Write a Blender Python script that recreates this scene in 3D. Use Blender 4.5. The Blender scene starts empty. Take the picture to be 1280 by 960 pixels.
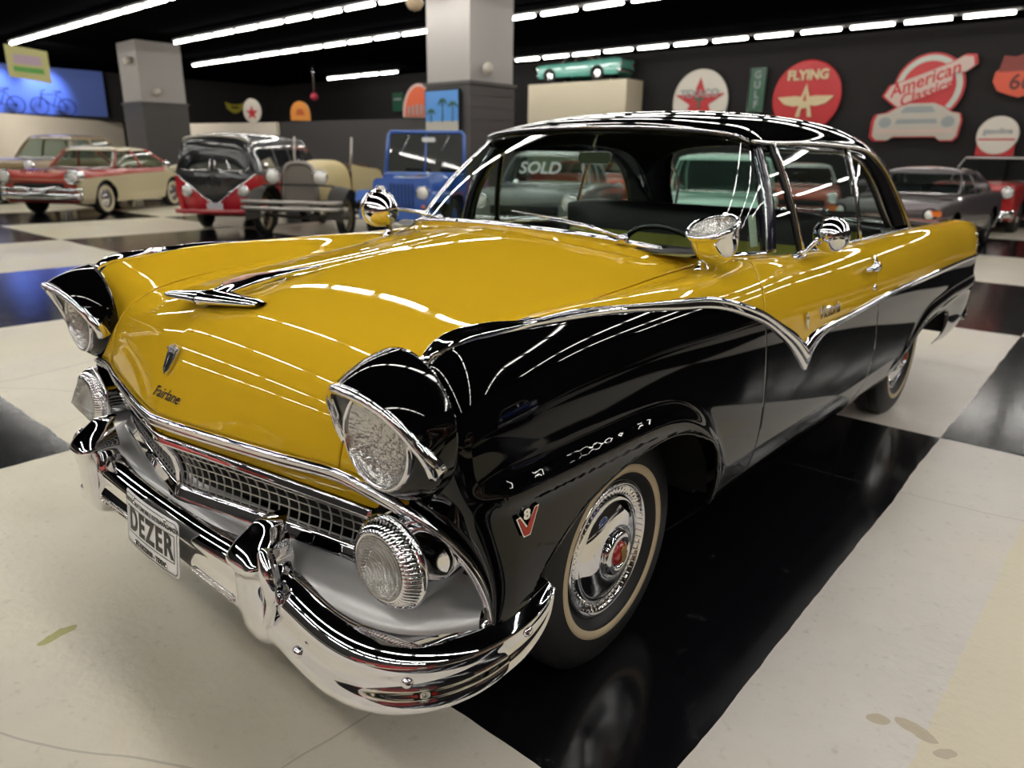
import bpy, bmesh, math, random
import numpy as np
from mathutils import Vector, Matrix
from mathutils.bvhtree import BVHTree
scene = bpy.context.scene
COL = scene.collection
PI = math.pi
random.seed(7)

# ------------------------------------------------------------------ materials
MATS = {}
def mat(name, color=(.5,.5,.5), rough=.5, metal=0., coat=0., spec=.5, trans=0., ior=1.45, emit=None, estr=1., alpha=1., coat_rough=.02, bump=None, noise=None):
    if name in MATS: return MATS[name]
    m = bpy.data.materials.new(name); m.use_nodes = True
    nt = m.node_tree; b = nt.nodes['Principled BSDF']
    b.inputs['Base Color'].default_value = (*color, 1)
    b.inputs['Roughness'].default_value = rough
    b.inputs['Metallic'].default_value = metal
    b.inputs['Coat Weight'].default_value = coat
    b.inputs['Coat Roughness'].default_value = coat_rough
    b.inputs['Specular IOR Level'].default_value = spec
    b.inputs['Transmission Weight'].default_value = trans
    b.inputs['IOR'].default_value = ior
    b.inputs['Alpha'].default_value = alpha
    if emit:
        b.inputs['Emission Color'].default_value = (*emit, 1); b.inputs['Emission Strength'].default_value = estr
    tc = None
    if noise:      # (scale, other colour, amount)
        tc = nt.nodes.new('ShaderNodeTexCoord'); n = nt.nodes.new('ShaderNodeTexNoise'); n.inputs['Scale'].default_value = noise[0]
        n.inputs['Detail'].default_value = 6
        nt.links.new(tc.outputs['Object'], n.inputs['Vector'])
        r = nt.nodes.new('ShaderNodeValToRGB'); r.color_ramp.elements[0].position = .5-noise[2]; r.color_ramp.elements[1].position = .5+noise[2]
        r.color_ramp.elements[0].color = (*color, 1); r.color_ramp.elements[1].color = (*noise[1], 1)
        nt.links.new(n.outputs['Fac'], r.inputs['Fac']); nt.links.new(r.outputs['Color'], b.inputs['Base Color'])
    if bump:       # (scale, strength)
        tc = nt.nodes.new('ShaderNodeTexCoord'); n = nt.nodes.new('ShaderNodeTexNoise'); n.inputs['Scale'].default_value = bump[0]
        nt.links.new(tc.outputs['Object'], n.inputs['Vector'])
        bp = nt.nodes.new('ShaderNodeBump'); bp.inputs['Strength'].default_value = bump[1]; bp.inputs['Distance'].default_value = .01
        nt.links.new(n.outputs['Fac'], bp.inputs['Height']); nt.links.new(bp.outputs['Normal'], b.inputs['Normal'])
    MATS[name] = m
    return m

def glass_mat(name, tint=(.9,.95,.93), refl=1.0):
    """thin pane: see-through with Fresnel reflection"""
    if name in MATS: return MATS[name]
    m = bpy.data.materials.new(name); m.use_nodes = True
    nt = m.node_tree; nt.nodes.clear()
    out = nt.nodes.new('ShaderNodeOutputMaterial')
    tr = nt.nodes.new('ShaderNodeBsdfTransparent'); tr.inputs['Color'].default_value = (*tint, 1)
    gl = nt.nodes.new('ShaderNodeBsdfGlossy'); gl.inputs['Roughness'].default_value = .01
    gl.inputs['Color'].default_value = (refl, refl, refl, 1)
    fr = nt.nodes.new('ShaderNodeFresnel'); fr.inputs['IOR'].default_value = 1.5
    ge_ = nt.nodes.new('ShaderNodeNewGeometry'); mr = nt.nodes.new('ShaderNodeMapRange')      # same reflectance from either face of the pane
    mr.inputs['To Min'].default_value = 1.5; mr.inputs['To Max'].default_value = 1/1.5
    nt.links.new(ge_.outputs['Backfacing'], mr.inputs['Value']); nt.links.new(mr.outputs['Result'], fr.inputs['IOR'])
    mx = nt.nodes.new('ShaderNodeMixShader')
    nt.links.new(fr.outputs[0], mx.inputs[0]); nt.links.new(tr.outputs[0], mx.inputs[1]); nt.links.new(gl.outputs[0], mx.inputs[2])
    nt.links.new(mx.outputs[0], out.inputs['Surface'])
    MATS[name] = m
    return m

YEL = mat('yellow_enamel', (.74,.46,.020), rough=.5, coat=.85, spec=.0, coat_rough=.01)
BLK = mat('black_enamel', (.0015,.0015,.002), rough=.035, spec=.5)
CHR = mat('chrome', (.88,.88,.90), rough=.035, metal=1.)
CHR2 = mat('worn_chrome', (.72,.71,.70), rough=.16, metal=1.)
SILV = mat('silver_paint', (.60,.60,.60), rough=.36, metal=.5, coat=.3)
RUB = mat('tire_rubber', (.012,.012,.013), rough=.5, bump=(60,.05))
RUBS = mat('black_rubber', (.008,.008,.008), rough=.45)
WW = mat('whitewall_cream', (.62,.50,.33), rough=.5)
DARK = mat('dark_cavity', (.006,.006,.006), rough=.8)
GLASS = glass_mat('window_glass', (.80,.88,.85))
BGLASS = glass_mat('rear_car_glass', (.62,.70,.68))
VINB = mat('black_vinyl', (.012,.012,.013), rough=.42, bump=(40,.08))
VINY = mat('chartreuse_vinyl', (.34,.33,.03), rough=.45)
RED = mat('red_enamel', (.45,.012,.012), rough=.3, coat=1.)
WHT = mat('white_enamel', (.75,.74,.70), rough=.35, coat=.6)

# ------------------------------------------------------------------ mesh helpers
def link(name, me, m=None, parent=None, smooth=True, mats=None):
    o = bpy.data.objects.new(name, me); COL.objects.link(o)
    if mats:
        for x in mats: me.materials.append(x)
    elif m and not me.materials: me.materials.append(m)
    if smooth: me.polygons.foreach_set('use_smooth', [True]*len(me.polygons))
    if parent is not None: o.parent = parent
    return o
def fin(name, bm, m=None, parent=None, smooth=True, mats=None, recalc=False, auto=None):
    if recalc: bmesh.ops.recalc_face_normals(bm, faces=bm.faces)
    me = bpy.data.meshes.new(name); bm.to_mesh(me); bm.free()
    o = link(name, me, m, parent, smooth, mats)
    if auto:
        try: me.set_sharp_from_angle(angle=math.radians(auto))
        except Exception: pass
    return o
def tag(o, label=None, cat=None, group=None, kind=None):
    if label: o['label'] = label
    if cat: o['category'] = cat
    if group: o['group'] = group
    if kind: o['kind'] = kind
    return o
def empty(name, loc=(0,0,0), rz=0., label=None, cat=None, group=None):
    o = bpy.data.objects.new(name, None); COL.objects.link(o); o.location = loc; o.rotation_euler = (0,0,rz); o.empty_display_size = .2
    return tag(o, label, cat, group)
def copy_tree(o, parent=None):
    c = o.copy(); COL.objects.link(c)
    if parent is not None: c.parent = parent
    for ch in [x for x in bpy.data.objects if x.parent == o]: copy_tree(ch, c)
    return c
def solid(o, t, off=-1.):
    md = o.modifiers.new('solid', 'SOLIDIFY'); md.thickness = t; md.offset = off; return o
def bevel(o, w, seg=2, ang=35):
    md = o.modifiers.new('bevel', 'BEVEL'); md.width = w; md.segments = seg; md.limit_method = 'ANGLE'; md.angle_limit = math.radians(ang); return o

def cubic(P, T, tt):
    """natural cubic through P (n,k) at params T, sampled at tt"""
    P = np.asarray(P, float); T = np.asarray(T, float); n = len(T)
    if n == 2:
        s = ((tt-T[0])/(T[1]-T[0]))[:,None]; return P[0]*(1-s)+P[1]*s
    h = np.diff(T); A = np.zeros((n,n)); R = np.zeros((n,P.shape[1])); A[0,0] = A[-1,-1] = 1
    for i in range(1,n-1):
        A[i,i-1] = h[i-1]; A[i,i] = 2*(h[i-1]+h[i]); A[i,i+1] = h[i]
        R[i] = 6*((P[i+1]-P[i])/h[i]-(P[i]-P[i-1])/h[i-1])
    M = np.linalg.solve(A, R)
    k = np.clip(np.searchsorted(T, tt, side='right')-1, 0, n-2)
    d = (tt-T[k])[:,None]; hk = h[k][:,None]; a = (T[k+1]-tt)[:,None]
    return M[k]*a**3/(6*hk)+M[k+1]*d**3/(6*hk)+(P[k]/hk-M[k]*hk/6)*a+(P[k+1]/hk-M[k+1]*hk/6)*d
def chord(P):
    P = np.asarray(P, float); return np.r_[0, np.cumsum(np.linalg.norm(np.diff(P,axis=0),axis=1)**.75)]
def curve(P, n):
    T = chord(P); return cubic(P, T, np.linspace(0, T[-1], n))
def pchip(x, xs, ys):
    """smooth monotone interpolation"""
    xs = np.asarray(xs,float); ys = np.asarray(ys,float); x = np.asarray(x,float)
    h = np.diff(xs); d = np.diff(ys)/h; m = np.zeros(len(xs))
    for i in range(1,len(xs)-1):
        if d[i-1]*d[i] > 0:
            w1 = 2*h[i]+h[i-1]; w2 = h[i]+2*h[i-1]; m[i] = (w1+w2)/(w1/d[i-1]+w2/d[i])
    m[0] = d[0]; m[-1] = d[-1]
    k = np.clip(np.searchsorted(xs, x, side='right')-1, 0, len(xs)-2)
    t = np.clip((x-xs[k])/h[k], 0, 1)
    return (2*t**3-3*t**2+1)*ys[k]+(t**3-2*t**2+t)*h[k]*m[k]+(-2*t**3+3*t**2)*ys[k+1]+(t**3-t**2)*h[k]*m[k+1]
def tensor(C, nj, nr):
    """C[j][r] control points -> (nj,nr,3) smooth interpolating surface"""
    C = np.asarray(C, float); J, R, _ = C.shape
    dj = np.r_[0, np.cumsum(np.mean(np.linalg.norm(np.diff(C,axis=0),axis=2),axis=1)**.8)]
    dr = np.r_[0, np.cumsum(np.mean(np.linalg.norm(np.diff(C,axis=1),axis=2),axis=0)**.8)]
    A = cubic(C.reshape(J,-1), dj, np.linspace(0,dj[-1],nj)).reshape(nj,R,3)
    B = cubic(A.transpose(1,0,2).reshape(R,-1), dr, np.linspace(0,dr[-1],nr)).reshape(nr,nj,3)
    return B.transpose(1,0,2)
def grid_bm(G, flip=False, closed_u=False, closed_v=False, bm=None):
    bm = bm or bmesh.new(); nj, nr = G.shape[:2]
    V = [[bm.verts.new(G[j,r]) for r in range(nr)] for j in range(nj)]
    for j in range(nj if closed_u else nj-1):
        for r in range(nr if closed_v else nr-1):
            a,b,c,d = V[j][r],V[(j+1)%nj][r],V[(j+1)%nj][(r+1)%nr],V[j][(r+1)%nr]
            try: bm.faces.new((a,d,c,b) if flip else (a,b,c,d))
            except ValueError: pass
    return bm
def mirror_bm(bm):
    b = bm.copy()
    for v in b.verts: v.co.x = -v.co.x
    bmesh.ops.reverse_faces(b, faces=b.faces); return b
def cut(bm, f, keep=None, mat_idx=None):
    """split faces along f=0. keep=+1/-1 deletes the other side; mat_idx=(pos,neg)"""
    bm.verts.ensure_lookup_table(); bm.verts.index_update()
    co = np.array([v.co[:] for v in bm.verts]);
    if not len(co): return bm
    va = f(co); va[np.abs(va) < 2e-4] = 0
    lay = bm.verts.layers.float.get('fv') or bm.verts.layers.float.new('fv')
    for v,x in zip(bm.verts, va): v[lay] = x
    for e in list(bm.edges):
        a,b = e.verts; x,y = a[lay], b[lay]
        if x*y < 0:
            _, nv = bmesh.utils.edge_split(e, a, x/(x-y)); nv[lay] = 0
    for fc in list(bm.faces):
        z = [v for v in fc.verts if v[lay] == 0]
        if len(z) == 2 and any(v[lay] > 0 for v in fc.verts) and any(v[lay] < 0 for v in fc.verts):
            try: bmesh.utils.face_split(fc, z[0], z[1])
            except ValueError: pass
    dead = []
    for fc in bm.faces:
        s = sum(v[lay] for v in fc.verts)
        if mat_idx: fc.material_index = mat_idx[0] if s > 0 else mat_idx[1]
        if keep and s*keep < 0: dead.append(fc)
    if dead: bmesh.ops.delete(bm, geom=dead, context='FACES')
    return bm
def poly_sdf(poly):
    """signed distance in (y,z); negative inside"""
    P = np.asarray(poly, float); Q = np.roll(P,-1,0)
    def f(co):
        p = co[:,1:3]; d = np.full(len(p), 1e9); ins = np.zeros(len(p), bool)
        for a,b in zip(P,Q):
            e = b-a; w = p-a; t = np.clip((w@e)/(e@e),0,1); d = np.minimum(d, np.linalg.norm(w-t[:,None]*e,axis=1))
            c = ((a[1] > p[:,1]) != (b[1] > p[:,1])); 
            with np.errstate(divide='ignore', invalid='ignore'):
                xx = (b[0]-a[0])*(p[:,1]-a[1])/(b[1]-a[1])+a[0]
            ins ^= c & (p[:,0] < xx)
        return np.where(ins,-d,d)
    return f
def box_bm(cx,cy,cz,sx,sy,sz,bm=None,rot=None):
    bm = bm or bmesh.new(); M = Matrix.Translation((cx,cy,cz))
    if rot is not None: M = M @ rot
    r = bmesh.ops.create_cube(bm, size=1, matrix=M @ Matrix.Diagonal((sx,sy,sz,1)))
    return bm
def frames(path, up=(0,0,1)):
    P = [Vector(p) for p in path]; n = len(P); out = []
    for i in range(n):
        t = (P[min(i+1,n-1)]-P[max(i-1,0)]).normalized(); u = Vector(up)
        s = t.cross(u)
        if s.length < 1e-4: s = t.cross(Vector((1,0,0)))
        s.normalize(); out.append((P[i], t, s, s.cross(t)))
    return out
def tube_bm(path, r, seg=10, bm=None, closed=False, caps=True, up=(0,0,1)):
    bm = bm or bmesh.new(); F = frames(path, up); R = r if hasattr(r,'__len__') else [r]*len(F)
    if closed:
        n = len(F); P=[Vector(p) for p in path]; F = []
        for i in range(n):
            t=(P[(i+1)%n]-P[i-1]).normalized(); s=t.cross(Vector(up))
            if s.length<1e-4: s=t.cross(Vector((1,0,0)))
            s.normalize(); F.append((P[i],t,s,s.cross(t)))
    rings = [[bm.verts.new(p+s*math.cos(a)*q+b*math.sin(a)*q) for a in [2*PI*k/seg for k in range(seg)]] for (p,t,s,b),q in zip(F,R)]
    m = len(rings)
    for i in range(m if closed else m-1):
        A,B = rings[i], rings[(i+1)%m]
        for k in range(seg): bm.faces.new((A[k],A[(k+1)%seg],B[(k+1)%seg],B[k]))
    if caps and not closed:
        bm.faces.new(rings[0][::-1]); bm.faces.new(rings[-1])
    return bm
def sweep_bm(path, prof, normals, scale=None, bm=None, closed_prof=True, closed=False, caps=True):
    """prof: list of (a along binormal, b along normal)"""
    bm = bm or bmesh.new(); P = [Vector(p) for p in path]; n = len(P); rings = []
    for i in range(n):
        t = (P[(i+1)%n]-P[i-1]) if closed else (P[min(i+1,n-1)]-P[max(i-1,0)])
        t.normalize(); N = Vector(normals[i]); N = (N-t*N.dot(t)).normalized(); B = t.cross(N)
        s = scale[i] if scale is not None else 1.
        sa, sb = (s if hasattr(s,'__len__') else (s,s))
        rings.append([bm.verts.new(P[i]+B*a*sa+N*b*sb) for a,b in prof])
    m = len(prof)
    for i in range(n if closed else n-1):
        A,Bq = rings[i], rings[(i+1)%n]
        for k in range(m if closed_prof else m-1): bm.faces.new((A[k],A[(k+1)%m],Bq[(k+1)%m],Bq[k]))
    if caps and closed_prof and not closed:
        bm.faces.new(rings[0][::-1]); bm.faces.new(rings[-1])
    bmesh.ops.recalc_face_normals(bm, faces=bm.faces)
    return bm
def lathe_bm(prof, seg=48, M=None, bm=None, a0=0, a1=2*PI):
    """prof: (radius, height); axis = local +Z of M"""
    bm = bm or bmesh.new(); M = M or Matrix(); full = abs(a1-a0-2*PI) < 1e-6
    nn = seg if full else seg+1; rings = []
    for r,h in prof:
        if r < 1e-5: rings.append([bm.verts.new(M @ Vector((0,0,h)))]*nn)
        else: rings.append([bm.verts.new(M @ Vector((r*math.cos(a0+(a1-a0)*k/seg), r*math.sin(a0+(a1-a0)*k/seg), h))) for k in range(nn)])
    for A,B in zip(rings,rings[1:]):
        for k in range(seg):
            q = (A[k],A[(k+1)%nn],B[(k+1)%nn],B[k]); u = list(dict.fromkeys(q))
            if len(u) > 2:
                try: bm.faces.new(u)
                except ValueError: pass
    return bm
def prism_bm(poly, M, depth, bm=None):
    """poly 2D in local XY, extruded along local Z from 0 to depth"""
    bm = bm or bmesh.new()
    a = [bm.verts.new(M @ Vector((x,y,0))) for x,y in poly]; b = [bm.verts.new(M @ Vector((x,y,depth))) for x,y in poly]
    bm.faces.new(b); bm.faces.new(a[::-1]); n = len(a)
    for i in range(n): bm.faces.new((a[i],a[(i+1)%n],b[(i+1)%n],b[i]))
    return bm
def basis(o, x, y):
    """matrix: origin o, local x, local y (orthogonalised), z = x cross y"""
    x = Vector(x).normalized(); y = Vector(y); y = (y-x*y.dot(x)).normalized(); z = x.cross(y)
    M = Matrix.Identity(4)
    for i in range(3): M[i][0],M[i][1],M[i][2],M[i][3] = x[i],y[i],z[i],o[i]
    return M
def text_obj(name, body, M, size, extrude, m, parent, shear=0., bold=0., spacing=1., width=1., align='CENTER'):
    cu = bpy.data.curves.new(name,'FONT'); cu.body = body; cu.size = size; cu.extrude = extrude; cu.offset = bold
    cu.shear = shear; cu.space_character = spacing; cu.align_x = align; cu.align_y = 'CENTER'; cu.resolution_u = 4
    tmp = bpy.data.objects.new('tmp_text', cu); COL.objects.link(tmp)
    dg = bpy.context.evaluated_depsgraph_get(); dg.update()
    me = bpy.data.meshes.new_from_object(tmp.evaluated_get(dg)); bpy.data.objects.remove(tmp)
    me.transform(M @ Matrix.Diagonal((width,1,1,1)))
    me.materials.clear(); me.name = name
    return link(name, me, m, parent, smooth=False)
def ring_M(o, axis, up=(0,0,1)):
    """matrix with local Z = axis"""
    z = Vector(axis).normalized(); x = Vector(up).cross(z)
    if x.length < 1e-4: x = Vector((1,0,0))
    x.normalize(); y = z.cross(x); M = Matrix.Identity(4)
    for i in range(3): M[i][0],M[i][1],M[i][2],M[i][3] = x[i],y[i],z[i],o[i]
    return M
# ================================================================== THE YELLOW AND BLACK CAR
# car frame = world frame: +x is the driver's side, +y runs to the tail, the front axle is at y=0
car = empty('classic_coupe', (0,0,0), 0, 'shiny yellow and black two-door 1950s hardtop coupe parked in the foreground on the checkered floor', 'car')
def both(name, bm, m=None, parent=None, parents=None, mod=None, auto=None, **k):
    b2 = mirror_bm(bm); out = []
    for i,b in enumerate((bm,b2)):
        o = fin(name, b, m, parents[i] if parents else (parent or car), auto=auto, **k)
        if mod: mod(o)
        out.append(o)
    return out

# ---- side shell: columns along the car, ten roles from hood seam down to the rocker
SC = [
 [(.60,-.712,.757),(.67,-.703,.752),(.745,-.69,.735),(.805,-.66,.70),(.85,-.615,.64),(.88,-.575,.565),(.893,-.553,.49),(.893,-.545,.42),(.88,-.54,.36),(.85,-.54,.30)],
 [(.602,-.700,.81),(.675,-.690,.83),(.765,-.690,.855),(.85,-.675,.83),(.90,-.64,.74),(.918,-.60,.63),(.92,-.573,.52),(.912,-.565,.44),(.895,-.56,.37),(.86,-.56,.30)],
 [(.608,-.672,.87),(.685,-.66,.90),(.785,-.675,.95),(.875,-.66,.91),(.918,-.615,.79),(.934,-.57,.66),(.935,-.545,.53),(.922,-.54,.445),(.90,-.54,.37),(.865,-.54,.30)],
 [(.618,-.62,.922),(.70,-.60,.965),(.795,-.625,1.025),(.878,-.61,.975),(.925,-.575,.83),(.942,-.54,.68),(.942,-.52,.54),(.928,-.515,.45),(.904,-.515,.37),(.87,-.515,.30)],
 [(.635,-.51,.966),(.715,-.50,1.003),(.80,-.51,1.050),(.878,-.505,1.01),(.93,-.49,.86),(.948,-.47,.69),(.946,-.46,.54),(.93,-.455,.45),(.905,-.45,.375),(.87,-.45,.31)]]
LOW = [(.953,.70),(.951,.54),(.934,.45),(.907,.38),(.87,.32)]
for y,top,w in [(-.30,[(.655,.993),(.73,1.02),(.805,1.062),(.88,1.03),(.932,.88)],0),
 (0,[(.666,1.014),(.74,1.038),(.812,1.066),(.885,1.035),(.935,.89)],.001),
 (.3,[(.673,1.036),(.745,1.052),(.818,1.066),(.888,1.032),(.937,.89)],.002),
 (.55,[(.70,1.062),(.765,1.068),(.828,1.064),(.892,1.028),(.939,.89)],.003),
 (.8,[(.742,1.075),(.79,1.076),(.84,1.066),(.895,1.025),(.94,.89)],.003),
 (1.05,[(.772,1.064),(.806,1.067),(.848,1.058),(.898,1.018),(.941,.885)],.003),
 (1.35,[(.785,1.054),(.815,1.058),(.852,1.052),(.90,1.013),(.942,.88)],.003),
 (1.75,[(.785,1.052),(.815,1.056),(.852,1.05),(.90,1.012),(.942,.88)],.003),
 (2.3,[(.78,1.052),(.81,1.056),(.848,1.052),(.897,1.015),(.94,.885)],.001),
 (2.93,[(.76,1.047),(.795,1.053),(.835,1.053),(.888,1.02),(.935,.89)],-.002),
 (3.5,[(.74,1.034),(.775,1.042),(.815,1.044),(.872,1.015),(.925,.89)],-.012),
 (3.9,[(.72,1.02),(.755,1.03),(.80,1.034),(.858,1.008),(.912,.885)],-.026)]:
    SC.append([(x,y,z) for x,z in top+[(a+w,b) for a,b in LOW]])
SC.append([(.70,4.06,1.0),(.74,4.07,1.012),(.79,4.085,1.02),(.845,4.09,.995),(.89,4.06,.87),(.90,4.0,.70),(.895,3.97,.56),(.875,3.96,.48),(.85,3.95,.42),(.82,3.94,.37)])
SG = tensor(SC, 420, 120)
# crease over the front wheel arch and the tuck under the doors
crP = curve([(0,-.66,.752),(0,-.4,.757),(0,-.2,.758),(0,-.03,.756),(0,.09,.738),(0,.20,.687),(0,.29,.60),(0,.35,.50),(0,.375,.40)], 90)
crD = crP[:,1:3]
def near(path, q): return np.sqrt(((q[:,None,:]-path[None])**2).sum(-1))
flat = SG.reshape(-1,3); sel = (flat[:,1] < .6) & (flat[:,0] > .86)
q = flat[sel][:,1:3]; D = near(crD, q); k = D.argmin(1); d = D.min(1)
below = (q[:,1] < crD[k,1]) | (q[:,0] < 0)*(q[:,1] < .757)
amp = np.clip((q[:,0]+.655)/.09,0,1)**.6
flat[sel,0] += .019*amp*np.exp(-(d/np.where(below,.036,.030))**2)
# rear arch flare and lower quarter crease
crR = curve([(0,2.25,.42),(0,2.42,.53),(0,2.6,.615),(0,2.93,.65),(0,3.25,.66),(0,3.6,.66),(0,3.9,.67)], 90)[:,1:3]
sel = (flat[:,1] > 2.0) & (flat[:,0] > .84)
q = flat[sel][:,1:3]; d = near(crR, q).min(1)
flat[sel,0] += .014*np.clip((q[:,0]-2.2)/.2,0,1)*np.exp(-(d/.028)**2)
SG = flat.reshape(SG.shape)
side = grid_bm(SG); bmesh.ops.recalc_face_normals(side, faces=side.faces)
if sum(f.normal.x for f in side.faces) < 0: bmesh.ops.reverse_faces(side, faces=side.faces)
side.normal_update()
BV = BVHTree.FromBMesh(side)
def onb(p, lift=0.):
    loc, n, _, _ = BV.find_nearest(Vector(p))
    if n.x < 0 and n.z < 0: n = -n
    return loc+n*lift, n

MU = [(.785,-.70,1.04),(.776,-.60,1.05),(.780,-.50,1.06),(.835,-.42,1.066),(.85,-.30,1.070),(.875,-.08,1.058),(.89,.16,1.043),(.895,.29,1.03),(.905,.413,1.006),(.918,.558,.966),(.926,.645,.934),(.935,.746,.89),(.94,.846,.848),(.945,.94,.793)]
ML = [(.80,-.704,1.034),(.828,-.60,1.046),(.838,-.50,1.053),(.85,-.40,1.053),(.86,-.307,1.05),(.878,-.08,1.036),(.90,.16,1.012),(.905,.29,.997),(.912,.40,.975),(.922,.497,.947),(.935,.62,.905),(.943,.74,.845),(.945,.84,.785),(.948,.962,.690)]
RU = [(.945,.94,.793),(.945,.99,.812),(.945,1.175,.830),(.945,1.58,.840),(.943,1.82,.849),(.935,2.57,.853),(.92,3.3,.848),(.91,3.95,.838)]
RL = [(.948,.962,.690),(.947,1.03,.752),(.945,1.11,.787),(.945,1.30,.803),(.943,1.83,.822),(.94,2.33,.824),(.92,3.3,.820),(.91,3.95,.812)]
mid = [((a[1]+b[1])/2,(a[2]+b[2])/2) for a,b in zip(MU,ML)]
midr = [((a[1]+b[1])/2,(a[2]+b[2])/2) for a,b in zip(RU,RL)]
ys = [p[0] for p in mid]+[p[0] for p in midr[1:]]; zs = [p[1] for p in mid]+[p[1] for p in midr[1:]]
def f_two(co):
    zc = np.interp(co[:,1], ys, zs); xc = np.interp(co[:,1], [-.75,-.6,-.45,-.2,.1,.4], [.78,.785,.80,.815,.82,.83])
    f = co[:,2]-zc
    inner = (co[:,0] < xc); f = np.where(inner, np.maximum(f, .004+(xc-co[:,0])*.5), f)
    return f
yd = lambda z: np.interp(z, [.30,.405,.67,.95,1.03,1.06,1.09], [.655,.63,.635,.63,.65,.70,.80])
yr = lambda z: np.interp(z, [.30,.36,.45,.60,.85,1.1], [1.60,1.68,1.79,1.80,1.755,1.755])
archF = poly_sdf(curve([(0,-.53,.20),(0,-.49,.40),(0,-.455,.53),(0,-.37,.612),(0,-.26,.665),(0,-.15,.692),(0,-.03,.706),(0,.08,.710),(0,.18,.685),(0,.26,.635),(0,.32,.555),(0,.352,.46),(0,.362,.36),(0,.35,.20)], 80)[:,1:3])
archR = poly_sdf(curve([(0,2.36,.20),(0,2.40,.40),(0,2.47,.49),(0,2.60,.555),(0,2.80,.59),(0,3.0,.595),(0,3.2,.575),(0,3.33,.50),(0,3.40,.36),(0,3.42,.20)], 60)[:,1:3])
g = .0022
def panel(*cuts):
    b = side.copy()
    for f,kp in cuts: cut(b, f, keep=kp)
    cut(b, f_two, mat_idx=(0,1)); return b
fy = lambda fn, o: (lambda co: co[:,1]-fn(co[:,2])-o)
paint = [YEL, BLK]
sm = lambda o: solid(o, .004)
fenders = both('front_fender', panel((fy(yd,-g),-1),(archF,1)), mats=paint, mod=sm)
doors = both('door', panel((fy(yd,g),1),(fy(yr,-g),-1)), mats=paint, mod=sm)
quarters = both('quarter_panel', panel((fy(yr,g),1),(archR,1)), mats=paint, mod=sm)
tag(fenders[0], 'yellow and black front fender with the V8 badge, on the driver side')
tag(quarters[0], 'driver side rear quarter panel, yellow over black')
# arch lips
for fn,pts,par in ((archF,[(-.45,.535),(-.37,.612),(-.26,.665),(-.15,.692),(-.03,.706),(.08,.710),(.18,.685),(.26,.635),(.32,.555),(.352,.46),(.362,.37)],fenders),
               (archR,[(2.39,.37),(2.40,.40),(2.47,.49),(2.60,.555),(2.80,.59),(3.0,.595),(3.2,.575),(3.33,.50),(3.40,.37)],quarters)):
    P = curve([(0.95,a,b) for a,b in pts], 60); L = [onb(p)[0] for p in P]
    both('arch_lip', tube_bm([(p.x-.004,p.y,p.z) for p in L], .006, 8), BLK, parents=par)

# ---- two-tone mouldings
def strip(U, L, n, prof, lift=.002):
    cu, cl = curve(U, n), curve(L, n); bm = bmesh.new(); rows = []; m = len(prof)
    for i in range(n):
        row = []
        for k,(s,h) in enumerate(prof):
            p = cu[i]*(1-s)+cl[i]*s; loc, nn = onb(p); row.append(bm.verts.new(loc+nn*(h+lift)))
        rows.append(row)
    for i in range(n-1):
        for k in range(m-1): bm.faces.new((rows[i][k],rows[i+1][k],rows[i+1][k+1],rows[i][k+1]))
    bmesh.ops.recalc_face_normals(bm, faces=bm.faces)
    if sum(f.normal.x for f in bm.faces) < 0: bmesh.ops.reverse_faces(bm, faces=bm.faces)
    return bm
PR = [(0,-.004),(.03,.006),(.12,.011),(.3,.014),(.46,.0155),(.52,.0115),(.6,.0095),(.8,.009),(.93,.0065),(1,-.004)]
both('side_molding', strip(MU, ML, 160, PR), CHR)
both('side_molding', strip(RU, RL, 140, PR), CHR)

# ---- hood
HC = [(-.832,.762),(-.803,.83),(-.770,.902),(-.730,.960),(-.665,1.008),(-.54,1.040),(-.33,1.070),(-.05,1.103),(.2,1.130),(.41,1.150)]
HS = [(.60,-.712,.757),(.602,-.70,.81),(.608,-.672,.87),(.618,-.62,.922),(.632,-.53,.960),(.650,-.36,.988),(.663,-.08,1.009),(.672,.24,1.033),(.688,.44,1.053),(.722,.60,1.075)]
HG = []
for (yc,zc),(xs,y1,z1) in zip(HC,HS):
    row = []
    for u in (0,.08,.2,.4,.6,.8,.93,1.):
        w = u**1.9; wy = u**1.25; zz = zc*(1-w)+z1*w
        row.append((xs*u-.004*(u==1), yc*(1-wy)+y1*wy, zz))
    HG.append(row)
HGt = tensor(HG, 150, 70); HGt[:,0,0] = 0
hb = grid_bm(HGt)
full = np.concatenate([(HGt*[-1,1,1])[:,:0:-1], HGt], axis=1)
hb.free(); hb = grid_bm(full); bmesh.ops.recalc_face_normals(hb, faces=hb.faces)
if sum(f.normal.z for f in hb.faces) < 0: bmesh.ops.reverse_faces(hb, faces=hb.faces)
hb.normal_update(); HBV = BVHTree.FromBMesh(hb)
def onh(p, lift=0.):
    loc, n, _, _ = HBV.find_nearest(Vector(p)); return loc+n*lift, n
hood = fin('hood', hb, YEL, car); solid(hood, .004)

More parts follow.
